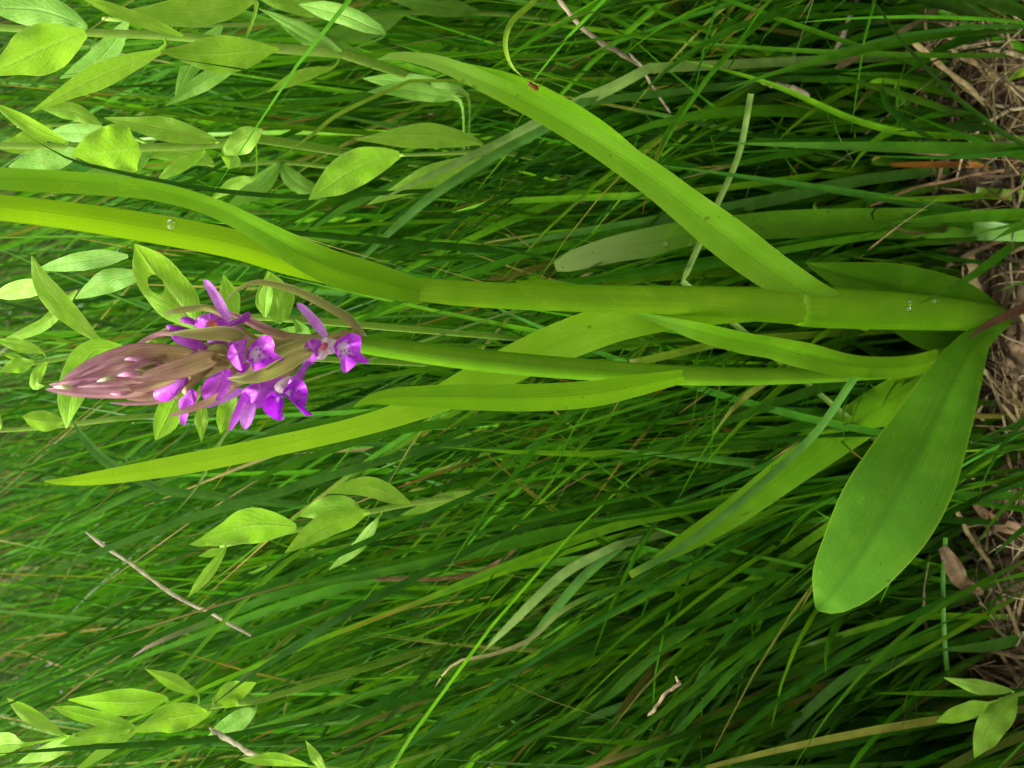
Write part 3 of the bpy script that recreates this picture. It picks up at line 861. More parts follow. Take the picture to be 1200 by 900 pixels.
herb('leafy herb with a round leaf just above the two long orchid leaves', [(300, 162), (250, 169), (165, 173), (85, 172), (-30, 170)], 10, .07, [
    ([(80, 168), (40, 150), (-10, 120)], 18, 'herb', -.01), ([(163, 174), (125, 178), (84, 182)], 54, 'herb', -.008),
    ([(255, 166), (190, 150), (122, 138)], 28, 'herb', .0), ([(262, 178), (285, 165), (308, 152)], 30, 'herb', -.006),
    ([(240, 178), (210, 195), (184, 212)], 15, 'herb_bright', 0), ([(300, 205), (270, 218), (245, 236)], 16, 'herb', .005),
    ([(95, 176), (55, 188), (10, 196)], 28, 'herb_dull', .008), ([(140, 160), (100, 156), (55, 156)], 22, 'herb_dull', .012),
    ([(270, 178), (270, 188), (268, 198)], 22, 'herb', .0)])
herb('young herb shoot with drooping leaves beside the orchid bud tip', [(200, 412), (150, 410), (93, 417), (50, 424), (18, 430)], 7, .022, [
    ([(145, 408), (105, 414), (86, 455), (78, 502)], 34, 'herb_bright', -.006), ([(118, 402), (78, 365), (52, 335), (37, 300)], 27, 'herb', -.004),
    ([(60, 336), (30, 338), (-10, 348)], 22, 'herb', .01), ([(50, 413), (25, 405), (-5, 398)], 15, 'herb_bright', 0),
    ([(40, 425), (20, 428), (0, 436)], 18, 'herb_bright', 0), ([(55, 424), (44, 438), (42, 452), (52, 452)], 13, 'herb_bright', -.003),
    ([(30, 428), (22, 420), (4, 416)], 8, 'herb', 0), ([(90, 340), (50, 380), (0, 400)], 14, 'herb', .008), ([(170, 322), (125, 330), (88, 350)], 28, 'herb_dull', .01), ([(150, 300), (100, 305), (40, 318)], 22, 'herb_dull', .015)])
herb('herb behind the flower spike with a large leaf eaten through', [(345, 374), (300, 372), (220, 378), (170, 400)], 8, .016, [
    ([(232, 384), (205, 350), (180, 318), (158, 286)], 50, 'herb', -.004), ([(212, 450), (200, 480), (182, 516)], 30, 'herb_bright', -.003),
    ([(238, 470), (236, 490), (236, 518)], 16, 'herb', 0), ([(275, 455), (266, 480), (258, 508)], 22, 'herb', 0),
    ([(278, 370), (268, 345), (262, 322)], 24, 'herb_bright', 0), ([(330, 378), (322, 350), (314, 318)], 46, 'herb', 0), ([(310, 372), (312, 345), (318, 320)], 16, 'herb_bright', -.004),
    ([(345, 375), (355, 390), (300, 395)], 20, 'herb_dull', .004)])
herb('pale herb leaf on a bent stalk at the left edge under the bud tip', [(140, 490), (60, 500), (-20, 506)], 6, .10, [
    ([(75, 494), (50, 494), (26, 488)], 24, 'herb', 0), ([(0, 500), (-10, 490), (-40, 478)], 24, 'herb', 0)])
herb('yellow-green herb shoot nodding left below the longest drooping leaf', [(540, 582), (470, 592), (400, 608), (345, 622), (258, 640)], 7, .045, [
    ([(347, 618), (295, 616), (234, 632)], 42, 'herb_bright', -.006), ([(430, 600), (385, 615), (334, 648)], 28, 'herb', -.003),
    ([(480, 590), (430, 570), (385, 578)], 24, 'herb', 0), ([(560, 576), (520, 588), (470, 604)], 20, 'herb', .004),
    ([(425, 602), (395, 592), (350, 605)], 24, 'herb_bright', .004), ([(265, 640), (247, 668), (220, 700)], 13, 'herb_bright', -.003),
    ([(262, 638), (245, 634), (222, 638)], 11, 'herb_bright', 0), ([(262, 644), (248, 648), (232, 652)], 10, 'herb_bright', 0), ([(445, 605), (420, 640), (385, 668)], 14, 'herb_dull', .006)])
herb('bushy young herb with upright oval leaves in the lower left corner', [(300, 822), (235, 830), (160, 855), (85, 862)], 7, .06, [
    ([(195, 820), (150, 823), (80, 820)], 30, 'herb_bright', -.006), ([(160, 853), (115, 842), (60, 828)], 17, 'herb_bright', -.003),
    ([(245, 835), (200, 842), (155, 858)], 32, 'herb', -.003), ([(232, 815), (205, 800), (170, 784)], 18, 'herb_bright', 0),
    ([(250, 825), (275, 812), (300, 800)], 28, 'herb', .004), ([(150, 856), (110, 862), (70, 872)], 18, 'herb_bright', 0),
    ([(160, 857), (125, 878), (85, 906)], 13, 'herb_bright', 0), ([(75, 862), (45, 845), (8, 818)], 17, 'herb', .006), ([(30, 872), (5, 872), (-20, 882)], 26, 'herb_bright', .006),
    ([(300, 830), (270, 850), (240, 870)], 22, 'herb_dull', .006), ([(90, 862), (60, 880), (20, 895)], 20, 'herb', .008)])
herb('small pale herb seedling in the lower right corner', [(1230, 806), (1200, 812), (1172, 820)], 6, -.014, [
    ([(1186, 810), (1150, 806), (1106, 794)], 17, 'herb_bright', -.003), ([(1158, 824), (1136, 832), (1097, 846)], 19, 'herb_bright', -.002),
    ([(1190, 815), (1165, 845), (1142, 888)], 32, 'herb_bright', -.002)])
herb('herb with two pale pointed leaves and a spotted leaf below the arching leaf', [(580, 176), (560, 178), (468, 182)], 5, .055, [
    ([(468, 181), (420, 195), (362, 234)], 42, 'herb_bright', -.006), ([(563, 168), (500, 158), (416, 163)], 30, 'herb', -.002),
    ([(580, 185), (510, 205), (430, 240)], 28, 'herb', .004), ([(548, 112), (490, 98), (425, 92)], 20, 'herb_dull', .02), ([(540, 120), (480, 105), (430, 108)], 22, 'herb_dull', .006)])
herb('tiny herb sprig with twisted leaves at the bottom edge', [(430, 905), (390, 900), (350, 896)], 4, .03, [
    ([(382, 903), (370, 888), (358, 868)], 12, 'herb_bright', 0), ([(360, 897), (325, 890), (280, 890)], 15, 'herb_bright', 0)])
P0 = W(1200, 270, .006)
bl = empty('broad_leaf', (P0[0], P0[1], 0))
tag(bl, 'broad mid green leaf with a wet pale end behind the arching leaf', 'leaf', 'broad leaves')
K, P, hw = resolve(D((1245, 274, -.020, 18), (1200, 270, -.010, 26), (1130, 264, .005, 34), (1050, 262, .016, 36), (960, 262, .024, 34), (900, 264, .028, 32), (840, 272, .031, 34), (780, 281, .034, 36), (720, 292, .036, 31), (680, 303, .037, 26), (660, 309, .037, 21), (650, 312, .037, 13)), 46)
stamp(K[18:, 0], K[18:, 1], P[18:, 1], K[18:, 3], .5)
ribbon('blade', P, hw, M['orchid_leaf_wet'], bl, fold=.3, cross=7)

# ------------------------------------------------------------------ blades and straws that stand out
GREEN = (0.043, 0.172, 0.005)
BRIGHT = (0.095, 0.275, 0.006)
DARK = (0.019, 0.090, 0.005)
BLUE = (0.060, 0.185, 0.024)
PALE = (0.15, 0.27, 0.06)
YEL = (0.17, 0.31, 0.02)
TAN = (0.29, 0.235, 0.115)
GREY = (0.45, 0.42, 0.31)
BROWN = (0.10, 0.05, 0.025)
ORANGE = (0.28, 0.12, 0.02)


def tint(n, cross, base, mid, tip, mixpt=(.12, .85)):
    out = []
    for i in range(n):
        v = i / (n - 1)
        a = min(v / mixpt[0], 1)
        b = max(0, (v - mixpt[1]) / (1 - mixpt[1] + 1e-6))
        c = [base[k] * (1 - a) + mid[k] * a for k in range(3)]
        c = [c[k] * (1 - b) + tip[k] * b for k in range(3)]
        out += [(*c, 1)] * cross
    return out


def blade(label, pts, w, dy, col, name='grass_blade', cat='grass blade', group='grass blades standing out from the meadow', tip=None, blunt=False, fold=.35, twist=0, mat='grass', base=None, extend=True, mixpt=(.12, .85), taper=3.2):
    """pts run root to tip in the photograph; dy = depth behind the orchid at root and tip."""
    n = len(pts)
    path = []
    for i, (x, y) in enumerate(pts):
        f = i / (n - 1)
        ww = w * (1 if blunt else min(1, .75 + .6 * f) * (1 - f ** taper) + .02)
        path.append((x, y, dy[0] + (dy[1] - dy[0]) * f, ww))
    K, P, hw = resolve(path, 22)
    stamp(K[:, 0], K[:, 1], P[:, 1], K[:, 3] + 2)
    if extend:
        P, hw = to_ground(P, hw)
    o = ribbon(name, P, hw, M[mat], None, fold=fold, twist=twist, cross=5, col=tint(len(P), 5, base or col, col, tip or col, mixpt))
    return tag(o, label, cat, group)


blade('narrow bright grass blade arching along the top right past the brown litter', [(1215, 163), (1130, 160), (1060, 155), (1000, 140), (920, 105), (860, 85), (790, 68)], 8, (.0, .02), BRIGHT)
blade('green grass blade slanting out of the top right corner', [(1210, 60), (1133, 30), (1087, 0), (1020, -40)], 11, (.01, .03), GREEN)
blade('dark grass blade crossing the straw near the top right corner', [(1120, -5), (1073, 7), (973, 37), (890, 73), (840, 100)], 8, (.015, .04), DARK)
blade('long grey-green blade lying just above the broad mid green leaf', [(1112, 198), (1000, 213), (900, 235), (783, 256), (667, 274), (545, 298)], 15, (.02, .06), BLUE)
blade('bright green blade ending left of the upper broad leaf tip', [(960, 205), (800, 226), (700, 231), (583, 237), (530, 249)], 9, (.03, .06), BRIGHT)
blade('curled yellow-green tendril of grass looping down from the top edge', [(640, -25), (625, 2), (600, 25), (592, 50), (598, 75), (612, 90)], 7, (.02, .015), YEL, extend=False)
blade('thin pale stalk crossing upright over the grass right of the arching leaf', [(800, 330), (838, 245), (866, 180), (880, 110)], 7, (.014, .02), PALE, blunt=True)
blade('pale yellow-green blade crossing behind the arching leaf near its middle', [(760, 80), (717, 103), (677, 121), (633, 143), (587, 167), (507, 204), (437, 238)], 15, (.03, .05), PALE)
blade('grey-blue blade running parallel under the pale yellow-green blade', [(680, 120), (640, 150), (587, 178), (510, 227), (467, 263), (425, 302), (380, 345)], 12, (.035, .05), BLUE)
blade('long bright blade slanting down through the middle of the lower grass', [(1010, 528), (900, 570), (793, 600), (717, 618), (583, 667), (480, 710), (395, 742)], 12, (.025, .05), BRIGHT, tip=ORANGE)
blade('broad green blade lying above the long bright slanting blade', [(985, 545), (880, 580), (720, 610), (600, 637), (500, 660), (400, 680), (290, 700)], 16, (.03, .06), GREEN)
blade('blue-green rolled blade with a cut end crossing behind the oval leaf', [(1003, 440), (962, 500), (930, 533), (853, 600), (800, 640), (738, 674)], 9, (-.004, .002), BLUE, blunt=True, extend=False, tip=YEL, mixpt=(.1, .95))
blade('dark green blade crossing over the sheath at the foot of the orchid', [(1215, 268), (1172, 299), (1133, 327), (1073, 358)], 11, (-.006, -.008), GREEN)
blade('dark brown withered leaf tip lying over the foot of the orchid', [(1215, 352), (1190, 366), (1162, 378), (1132, 398)], 12, (-.012, -.014), BROWN, name='withered_leaf', cat='dead leaf', group='dead leaves at the foot of the orchid', mat='dry')
blade('green blade whose tip has dried into a tan curled thread', [(800, 690), (720, 690), (660, 715), (620, 750), (573, 768), (537, 775), (517, 793), (510, 805)], 8, (.03, .05), GREEN, tip=(.34, .26, .15), mixpt=(.05, .5), taper=1.3)
blade('narrow blade curving left below the tip of the oval leaf', [(1190, 723), (1067, 724), (967, 750), (930, 762)], 8, (.0, .03), BRIGHT)
blade('broad dark blade with a yellow edge below the oval leaf', [(1110, 738), (1017, 778), (950, 830), (915, 868), (880, 915)], 13, (.006, .03), GREEN)
blade('wide bright blade rising left behind the oval leaf tip', [(1010, 590), (967, 620), (907, 663), (850, 702), (790, 752), (700, 815), (600, 880)], 12, (.02, .05), BRIGHT)
blade('dark green blade along the bottom right above the corner', [(1215, 838), (1133, 853), (1017, 877), (900, 893)], 10, (-.004, .02), GREEN)
blade('blue-green blade tip pointing left from the right edge', [(1215, 742), (1160, 757), (1092, 762)], 14, (-.006, .0), BLUE)
blade('thin dark stem standing across the litter at the lower right', [(1110, 790), (1107, 750), (1105, 690), (1108, 630)], 5, (.004, .004), GREEN, blunt=True, extend=False)
blade('blade with a purple pointed tip crossing the pale twig at the lower left', [(640, 628), (500, 652), (400, 677), (317, 700), (267, 720), (183, 753), (155, 770)], 11, (.05, .07), GREEN, tip=(.20, .12, .13), mixpt=(.1, .85))
blade('long blue-green blade running to the left edge under the drooping leaf', [(520, 520), (420, 548), (300, 585), (247, 600), (150, 633), (83, 662), (-10, 702)], 11, (.06, .06), BLUE)
blade('dark narrow blade pointing at the bushy lower left herb', [(640, 610), (550, 645), (400, 723), (350, 757), (300, 787), (245, 829)], 9, (.04, .05), DARK)
blade('mid green blade slanting to the middle of the bottom edge', [(960, 640), (900, 680), (800, 740), (717, 813), (633, 860), (545, 908)], 11, (.025, .04), GREEN)
blade('pale flat blade in the middle of the lower grass', [(720, 640), (660, 673), (600, 730), (562, 768)], 12, (.045, .06), PALE)
blade('greyish flat blade right of the pale flat blade', [(740, 630), (687, 673), (640, 727), (606, 768)], 12, (.045, .055), BLUE)
blade('thin dark blade crossing the round herb leaf at the upper left', [(520, 222), (420, 228), (333, 230), (233, 220), (133, 200), (83, 187), (35, 161)], 6, (.05, .05), DARK)
blade('thin green blade between the two herbs at the upper left', [(540, 92), (400, 115), (317, 131), (270, 148)], 7, (.06, .06), GREEN)
blade('fine yellowish blade left of the spotted herb leaf', [(480, 95), (400, 132), (367, 157), (326, 186)], 5, (.05, .05), YEL)
blade('fine pale blade rising under the flower spike', [(290, 470), (257, 520), (233, 567), (205, 602)], 4, (.03, .03), PALE)
blade('wide soft green blade under the bud tip', [(190, 575), (133, 547), (103, 520), (83, 490)], 13, (.07, .07), BLUE)
blade('short fine blade with a red tip below the stem leaf', [(620, 440), (553, 483), (512, 511)], 5, (.03, .03), BRIGHT, tip=ORANGE)
blade('thick pale green stub cut off white at the upper right edge', [(1220, 230), (1180, 228), (1143, 226)], 13, (-.002, .004), YEL, blunt=True, tip=(.5, .55, .4), mixpt=(.1, .93))
blade('short green stub at the right edge in the dry litter', [(1215, 80), (1195, 85), (1179, 90)], 11, (-.002, .004), YEL, blunt=True, tip=(.4, .5, .2), mixpt=(.1, .9))
blade('blade turned orange red above the broad mid green leaf', [(1160, 193), (1100, 193), (1060, 193), (1020, 192)], 8, (.012, .02), ORANGE, tip=YEL)
blade('cut yellow-green stub pointing left below the orchid stem', [(860, 398), (800, 412), (766, 420), (738, 426)], 9, (.012, .014), YEL, blunt=True, tip=(.45, .5, .2), mixpt=(.1, .93))
blade('dark green blade passing behind the purple flowers into the lower grass', [(560, 470), (480, 478), (400, 492), (330, 505), (240, 540)], 10, (.03, .035), GREEN)
blade('long mid green blade just under the drooping leaf', [(620, 470), (560, 490), (450, 508), (330, 548), (250, 585)], 11, (.04, .045), GREEN)
blade('tall dark green blade rising across the very bottom left', [(330, 850), (230, 868), (100, 876), (-10, 884)], 8, (.05, .05), DARK)
blade('green blade rising steeply left of the pale twig', [(360, 640), (300, 690), (220, 775), (170, 840)], 6, (.06, .06), BRIGHT)

ST = 'dry straws in the grass'


def straw(label, pts, w, dy, col=TAN, **kw):
    n = len(pts)
    path = [(x, y, dy[0] + (dy[1] - dy[0]) * i / (n - 1), w) for i, (x, y) in enumerate(pts)]
    K, P, hw = resolve(path, 16)
    hw = hw * .8 * rng.uniform(.7, 1.15, 16)
    hw[[0, -1]] *= (.35, .5)
    P = P + np.cumsum(rng.normal(0, .00022, P.shape), 0)
    stamp(K[:, 0], K[:, 1], P[:, 1] + .004, K[:, 3])
    c = np.array([(*col, 1)] * 16) * rng.uniform(.75, 1.2, (16, 1))
    o = ribbon('dry_straw', P, hw, M['dry'], None, fold=.5, curl=-.5, cross=5, col=np.repeat(c, 5, 0), twist=kw.get('twist', 0), wave=kw.get('wave', .1))
    return tag(o, label, 'straw', ST)


straw('long pale twig lying diagonally in the lower left grass', [(98, 622), (150, 657), (192, 692), (240, 722), (282, 748)], 5.5, (.07, .06), GREY)
straw('short whitish twig right of the bushy lower left herb', [(244, 852), (275, 868), (310, 882)], 8, (.05, .045), GREY)
straw('pinkish grey straw dropping in from the top edge', [(652, -5), (690, 38), (735, 66), (770, 82)], 7, (.03, .04), (.40, .34, .24))
straw('thin pinkish straw hanging below the top edge straw', [(735, 62), (760, 90), (790, 130)], 4, (.035, .04), (.40, .34, .24))
straw('thick tan straw lying diagonally at the upper right', [(1058, 38), (1090, 62), (1113, 82), (1145, 108), (1170, 130)], 8, (.012, .004), TAN)
straw('pale short straw standing near the top right', [(1008, -5), (987, 40), (972, 70)], 7, (.03, .028), GREY)
straw('flat tan blade of straw bent across the top right', [(978, 80), (1017, 57), (1060, 30), (1095, 5)], 9, (.022, .02), TAN)
straw('whitish dry flake in the grass right of the arching leaf', [(893, 97), (915, 104), (945, 115)], 8, (.03, .03), (.5, .42, .32))
straw('flat pale straw just behind the foot of the orchid', [(1136, 295), (1143, 325), (1150, 358)], 14, (.008, .005), TAN)
straw('tan straw curving into the right edge at the top', [(1115, 57), (1160, 85), (1180, 100), (1210, 110)], 9, (.012, .0), TAN)
straw('thin straw above the crumpled dead leaf at the right', [(1122, 598), (1133, 627), (1160, 664)], 6, (.006, .0), TAN)
straw('thin white straw pointing at the right edge beside the oval leaf', [(1178, 452), (1215, 440)], 4, (-.003, -.004), (.5, .42, .32))
straw('stiff tan straw lying along the right edge of the oval leaf', [(1150, 430), (1175, 455), (1210, 490)], 8, (.003, -.004), TAN)
straw('long thin straw across the litter at the upper right', [(1020, 240), (1080, 215), (1130, 205), (1190, 192)], 4, (.018, .002), (.25, .15, .09))
for (lab, pts, w) in [('crumpled brown dead leaf in the litter at the right edge', [(1112, 640), (1125, 662), (1135, 680), (1160, 694)], 20),
                      ('folded tan dead leaf in the litter beside the oval leaf', [(1150, 590), (1175, 612), (1212, 622)], 15)]:
    path = [(x, y, .004 - .002 * i, w * (.5, 1, .9, .3)[i]) for i, (x, y) in enumerate(pts)]
    K, P, hw = resolve(path, 14)
    P[:, 2] += .003
    o = ribbon('dead_leaf', P, hw, M['dry'], None, fold=.6, curl=-.3, wave=.5, cross=7, col=np.array([(.13, .085, .045, 1)] * 14 * 7))
    tag(o, lab, 'dead leaf', 'dead leaves at the foot of the orchid')


# ------------------------------------------------------------------ drops and an insect on the leaves
def drop(label, px, py, dy, w, flat=.55):
    c = W(px, py, dy)
    r = w * np.dot(c - CAMP, AX_F) / FPX / 2
    vdir = nrmz(CAMP - c)
    V, F = [], []
    s, rr = 12, 8
    A = nrmz(np.cross(vdir, AX_U))
    B = np.cross(vdir, A)
    for i in range(rr + 1):
        ph = math.pi * i / rr
        for k in range(s):
            a = 2 * math.pi * k / s
            V.append(c + r * (math.sin(ph) * (math.cos(a) * A + math.sin(a) * B) + flat * math.cos(ph) * vdir))
    for i in range(rr):
        for k in range(s):
            F.append((i * s + k, i * s + (k + 1) % s, (i + 1) * s + (k + 1) % s, (i + 1) * s + k))
    o = link_mesh('water_drop', V, F, M['water'])
    tag(o, label, 'water drop', 'water drops on the leaves')


drop('round water drop on the sheath, lower of the pair beside the dark blade', 1065, 362, -.0085, 8)
drop('small water drop on the sheath, upper of the pair beside the dark blade', 1066, 353, -.0085, 6)
drop('lone small water drop near the foot of the sheath', 1095, 353, -.0075, 7)
drop('large water drop on the pale wet leaf end', 781, 286, .030, 9)
drop('small water drop right of the large one on the wet leaf', 808, 287, .029, 6)
drop('flat water drop on the upper edge of the bright left leaf', 201, 263, -.0165, 12)
V, F, uv = tube_mesh(np.array([W(x, y, -.0165) for x, y in [(618, 96), (621, 98), (624, 100), (628, 103), (631, 105)]]), np.array([.0001, .0004, .0003, .00055, .0001]), 8)
bug = link_mesh('insect', V, F, M['insect'], None, uv)
tag(bug, 'tiny red-brown insect sitting on the arching leaf', 'insect')
for x0, y0, x1, y1 in [(621, 98, 617, 103), (623, 99, 622, 106), (626, 101, 627, 107), (622, 98, 625, 93), (625, 100, 630, 97), (628, 102, 634, 101)]:
    V, F, uv = tube_mesh(np.array([W(x0, y0, -.0163), W((x0 + x1) / 2, (y0 + y1) / 2, -.0172), W(x1, y1, -.0150)]), np.array([.00007] * 3), 5)
    link_mesh('leg', V, F, M['insect'], bug, uv)


# ------------------------------------------------------------------ the meadow
def grow(name, N, xr, yr, L, wd, cols, label, rows=9, cross=3, lean=(-.22, .0), spread=.22, bend=.35, mat='grass', wpow=2.4, drytip=.12, dens=None, keep=.955, bx0=-.12):
    """N grass blades as one mesh: roots scattered on the soil, each blade leaning, arching and twisting in its own way."""
    x = rng.uniform(*xr, N)
    y = yr[0] + (yr[1] - yr[0]) * rng.random(N) ** (dens or 1.0)
    ok = np.abs(x) < 0.32 + 0.62 * (y + .2)
    x, y = x[ok], y[ok]
    N = len(x)
    # clumps
    cl = rng.integers(0, max(N // 14, 1), N)
    cx = rng.normal(lean[0], spread * .8, N)[cl]
    cy = rng.normal(lean[1], spread * .8, N)[cl]
    lx = lean[0] + np.clip(cx - lean[0] + rng.normal(0, spread * .6, N), -1.5 * spread, 1.5 * spread)
    ly = lean[1] + np.clip(cy - lean[1] + rng.normal(0, spread * .6, N), -1.5 * spread, 1.5 * spread)
    Ls = rng.uniform(*L, N)
    bx = bx0 + np.clip(rng.normal(0, bend * .6, N), -bend, bend) + lx * .5
    by = rng.normal(0, bend * .6, N) + ly * .5
    tt = np.linspace(0, 1, rows)
    hx = lx[:, None] * tt + bx[:, None] * tt ** 2.2
    hy = ly[:, None] * tt + by[:, None] * tt ** 2.2
    hz = tt - .5 * (np.hypot(bx, by) ** 1.2)[:, None] * tt ** 2.6
    P = np.stack([x[:, None] + Ls[:, None] * hx, y[:, None] + Ls[:, None] * hy, -.004 + Ls[:, None] * hz], 2)
    # keep the orchid and the herbs clear of blades growing in front of them
    S = 4
    Q = np.concatenate([P[:, :-1] + (P[:, 1:] - P[:, :-1]) * (a / S) for a in range(S)] + [P[:, -1:]], 1)
    m = Q.shape[1]
    q = Q.reshape(-1, 3)
    px, py, z = project(q)
    ci = np.clip((px / CELL).astype(int), 0, BW - 1)
    ri = np.clip((py / CELL).astype(int), 0, BH - 1)
    ins = (px >= 0) & (py >= 0) & (px < IW) & (py < IH)
    kb = np.where(ins, KEEP[ri, ci], -9)
    ko = np.where(ins, KEEP_ORCHID[ri, ci], -9)
    blocked = (q[:, 1] < kb).reshape(N, m).any(1)
    hard = (q[:, 1] < ko + .006).reshape(N, m).any(1)
    near = ((q[:, 1] < -.03) & (px > -150) & (px < 1330) & (py > -150) & (py < 1050)).reshape(N, m).any(1)
    near |= ((q[:, 1] < .0) & (px < 900) & (px > -150) & (py > -150) & (py < 1050)).reshape(N, m).any(1)
    near |= (np.linalg.norm(q - CAMP, axis=1) < .15).reshape(N, m).any(1)
    good = ~near & ~hard & ~(blocked & (rng.random(N) < keep)) & (P[:, :, 2].min(1) > -.02)
    P, Ls, N = P[good], Ls[good], int(good.sum())
    T = np.empty_like(P)
    T[:, 1:-1] = P[:, 2:] - P[:, :-2]
    T[:, 0] = P[:, 1] - P[:, 0]
    T[:, -1] = P[:, -1] - P[:, -2]
    T = nrmz(T)
    phi = rng.normal(0, .9, N)[:, None] + rng.normal(0, .9, N)[:, None] * tt
    ref = np.stack([np.cos(phi), np.sin(phi), np.zeros_like(phi)], 2)
    Wd = nrmz(ref - T * np.sum(ref * T, 2, keepdims=True))
    Nn = np.cross(Wd, T)
    w = rng.uniform(wd[0], wd[1], N) * (.8 + .4 * rng.random(N))
    prof = (.7 + .5 * np.minimum(tt * 2, 1) * .6) * (1 - tt ** wpow) + .03
    hw = w[:, None] * prof / 2
    cols_v = []
    sv = np.linspace(-1, 1, cross)
    fold = rng.uniform(.2, .7, N)[:, None, None]
    parts = [P + Wd * (hw * s)[:, :, None] + Nn * hw[:, :, None] * fold * abs(s) for s in sv]
    V = np.stack(parts, 2).reshape(-1, 3)                   # N, rows, cross
    base = np.array(cols)
    pick = rng.integers(0, len(base), N)
    c = base[pick] * rng.uniform(.72, 1.28, (N, 1)) * (1 + rng.normal(0, .07, (N, 3)))
    cc = np.repeat(c[:, None, :], rows, 1)
    pale = np.clip(1 - tt / .14, 0, 1)[None, :, None] * .6
    cc = cc * (1 - pale) + np.array([.16, .22, .05]) * pale
    dt = (rng.random(N) < drytip)
    dcol = np.array([[.26, .14, .03], [.30, .22, .10], [.24, .20, .03]])[rng.integers(0, 3, N)]
    f = np.clip((tt - .82) / .1, 0, 1)[None, :, None] * dt[:, None, None]
    cc = cc * (1 - f) + dcol[:, None, :] * f
    C = np.repeat(cc[:, :, None, :], cross, 2).reshape(-1, 3)
    C = np.concatenate([np.clip(C, .002, .9), np.ones((len(C), 1))], 1)
    UV = np.stack(np.broadcast_arrays(((sv + 1) / 2)[None, None, :], tt[None, :, None], np.zeros((N, 1, 1)))[:2], 3) if False else None
    uu = np.broadcast_to(((sv + 1) / 2)[None, None, :], (N, rows, cross)).reshape(-1)
    vv = np.broadcast_to(tt[None, :, None], (N, rows, cross)).reshape(-1)
    # faces
    r, k = np.meshgrid(np.arange(rows - 1), np.arange(cross - 1), indexing='ij')
    a = (r * cross + k).ravel()
    quad = np.stack([a, a + 1, a + cross + 1, a + cross], 1)
    Fq = (np.arange(N)[:, None, None] * rows * cross + quad[None]).reshape(-1, 4)
    me = bpy.data.meshes.new(name)
    me.vertices.add(len(V))
    me.vertices.foreach_set('co', V.ravel())
    me.loops.add(Fq.size)
    me.loops.foreach_set('vertex_index', Fq.ravel().astype(np.int32))
    me.polygons.add(len(Fq))
    me.polygons.foreach_set('loop_start', np.arange(0, Fq.size, 4, dtype=np.int32))
    me.update(calc_edges=True)
    me.polygons.foreach_set('use_smooth', np.ones(len(Fq), bool))
    l = me.uv_layers.new(name='UVMap')
    l.data.foreach_set('uv', np.stack([uu, vv], 1)[Fq.ravel()].ravel())
    at = me.color_attributes.new('tint', 'FLOAT_COLOR', 'POINT')
    at.data.foreach_set('color', C.ravel())
    me.materials.append(M[mat])
    me.validate()
    o = bpy.data.objects.new(name, me)
    COL.objects.link(o)
    tag(o, label, 'grass' if mat == 'grass' else 'litter', None, 'stuff')
    print(name, N, 'blades', len(Fq) * 2, 'tris')
    return o


MAIN = [GREEN, GREEN, (0.035, .145, .005), (0.028, .120, .006), DARK, DARK, BRIGHT, (.066, .22, .006)] * 3 + [(.15, .19, .03)]
FAR = [(.017, .058, .003), (.013, .046, .003), (.022, .064, .004), (.04, .045, .010), (.07, .055, .025)]
grow('meadow_grass', 15500, (-.75, .75), (.004, .62), (.14, .29), (.0012, .0031), MAIN, 'dense dark green grass blades standing behind the orchid', rows=11, dens=1.4, lean=(-.09, .0), spread=.12, bend=.22, bx0=-.06, wpow=3.2)
grow('sedge', 2200, (-.7, .7), (.006, .55), (.16, .30), (.0020, .0042), [BLUE, (.05, .19, .02), GREEN, (.065, .24, .01), BRIGHT], 'broader blue-green sedge blades among the grass', rows=11, dens=1.4, drytip=.05, lean=(-.09, .0), spread=.11, bend=.2, bx0=-.06, wpow=3.2)
grow('fine_grass', 6000, (-.7, .7), (-.03, .45), (.03, .13), (.0007, .0018), [GREEN, GREEN, PALE, DARK, DARK], 'short fine grass growing under the taller blades', rows=7, spread=.28, bend=.4, dens=1.4)
grow('foot_grass', 8500, (-.18, .18), (-.035, .07), (.04, .19), (.0014, .0038), MAIN + [BLUE], 'green grass blades rising through the litter round the foot of the orchid', keep=.97, rows=10, spread=.12, bend=.24, lean=(-.08, .0), bx0=-.06)
grow('distant_grass', 16000, (-2.4, 2.4), (.55, 3.2), (.12, .25), (.0025, .006), FAR, 'grass meadow running on into the distance', rows=7, dens=1.3, spread=.18)
# dry stems standing and lying between the blades
grow('dry_grass', 3000, (-.7, .7), (-.03, .6), (.03, .10), (.0005, .0016), [TAN, (.2, .16, .1), (.16, .10, .05), (.2, .13, .07)], 'dead tan grass stems tangled low among the green blades', rows=7, spread=1.1, bend=.9, mat='dry', dens=1.3, drytip=0)


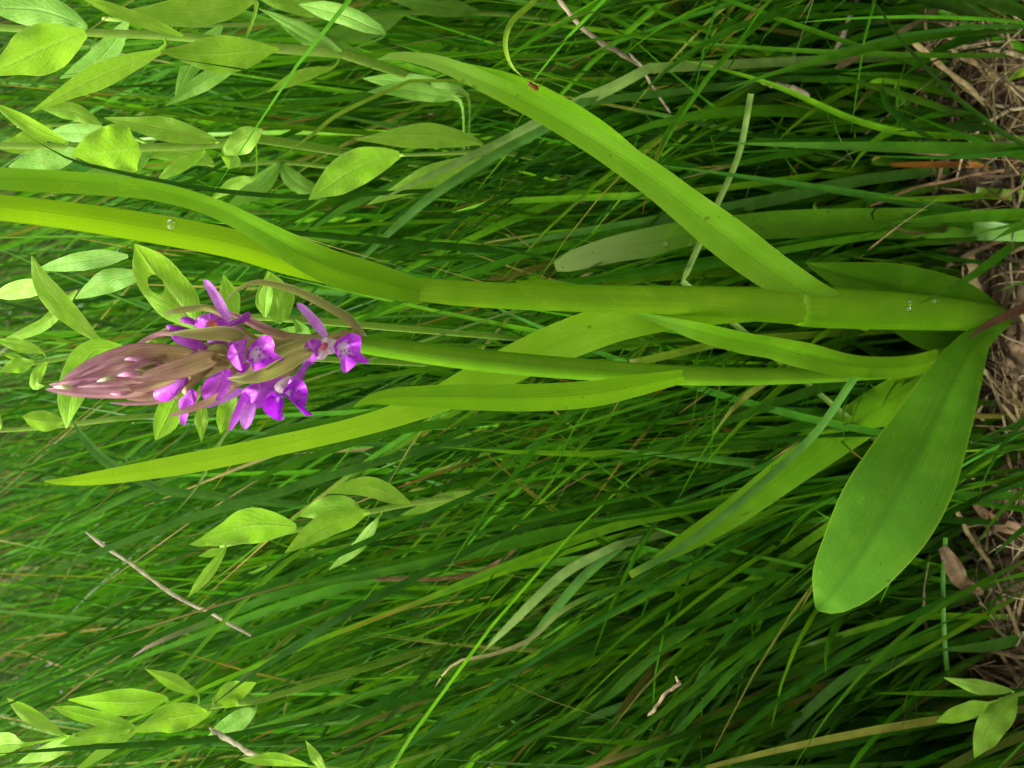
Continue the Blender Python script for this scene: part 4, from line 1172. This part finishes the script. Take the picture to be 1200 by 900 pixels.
# dew caught on the blades
def dew(src, N):
    o = bpy.data.objects[src]
    n = len(o.data.vertices)
    co = np.empty(n * 3)
    o.data.vertices.foreach_get('co', co)
    co = co.reshape(-1, 3)
    px, py, z = project(co)
    ok = np.where((px > 0) & (px < IW) & (py > 0) & (py < IH) & (z < .6))[0]
    V, F = [], []
    for i in rng.choice(ok, N, replace=False):
        r = rng.uniform(.00012, .00042)
        c = co[i] + nrmz(CAMP - co[i]) * r * .5
        k0 = len(V)
        V.append(c + [0, 0, r])
        for ph in (.6, 1.2, 1.9, 2.5):
            for k in range(7):
                a = k * 2 * math.pi / 7
                V.append(c + np.array([math.sin(ph) * math.cos(a), math.sin(ph) * math.sin(a), math.cos(ph)]) * r)
        V.append(c - [0, 0, r])
        for k in range(7):
            b = (k + 1) % 7
            F.append((k0, k0 + 1 + k, k0 + 1 + b))
            for q in range(3):
                F.append((k0 + 1 + q * 7 + k, k0 + 8 + q * 7 + k, k0 + 8 + q * 7 + b, k0 + 1 + q * 7 + b))
            F.append((k0 + 22 + k, k0 + 29, k0 + 22 + b))
    return V, F


V, F = [], []
for src, N in (('meadow_grass', 800), ('sedge', 350), ('fine_grass', 250)):
    v, f = dew(src, N)
    F += [tuple(i + len(V) for i in q) for q in f]
    V += v
tag(link_mesh('dew_drops', V, F, M['water']), 'tiny dew drops caught on the grass blades', 'dew', None, 'stuff')


straw('tan dried blade end hooked over the grass at the lower right', [(760, 838), (780, 815), (796, 806), (792, 798)], 5, (.012, .01), (.42, .34, .22))
straw('brown dried blade end in the grass left of the hooked tan thread', [(610, 640), (560, 668), (500, 676), (432, 680)], 7, (.05, .055), (.22, .15, .07))
# litter lying on the soil
def litter(N, xr, yr):
    V, F, C, U = [], [], [], []
    tones = [(.17, .13, .06), (.12, .088, .042), (.065, .045, .022), (.27, .235, .14), (.035, .025, .013)]
    for i in range(N):
        x, y = rng.uniform(*xr), rng.uniform(*yr)
        a = rng.uniform(0, 2 * math.pi)
        L, w = rng.uniform(.006, .04), .0003 + .0011 * rng.random() ** 2.6
        z = rng.uniform(.0005, .012) - .004
        b = rng.normal(0, .5)
        c = np.array(tones[rng.integers(0, 5)]) * rng.uniform(.7, 1.25)
        tilt = rng.normal(0, .12)
        n0 = len(V)
        for j in range(5):
            s = j / 4 - .5
            aa = a + b * s
            p = np.array([x + L * s * math.cos(aa), y + L * s * math.sin(aa), z + L * s * tilt + .002 * (1 - 4 * s * s)])
            q = np.array([-math.sin(aa), math.cos(aa), rng.normal(0, .4)]) * w / 2
            V += [p - q, p + np.array([0, 0, w * .3]), p + q]
            C += [(*c, 1)] * 3
            U += [(0, j / 4), (.5, j / 4), (1, j / 4)]
        for j in range(4):
            for k in range(2):
                e = n0 + j * 3 + k
                F.append((e, e + 1, e + 4, e + 3))
    o = link_mesh('dry_litter', V, F, M['dry'], None, U, C)
    tag(o, 'tan and brown dead grass littering the soil', 'litter', None, 'stuff')


litter(9000, (-.3, .3), (-.07, .22))
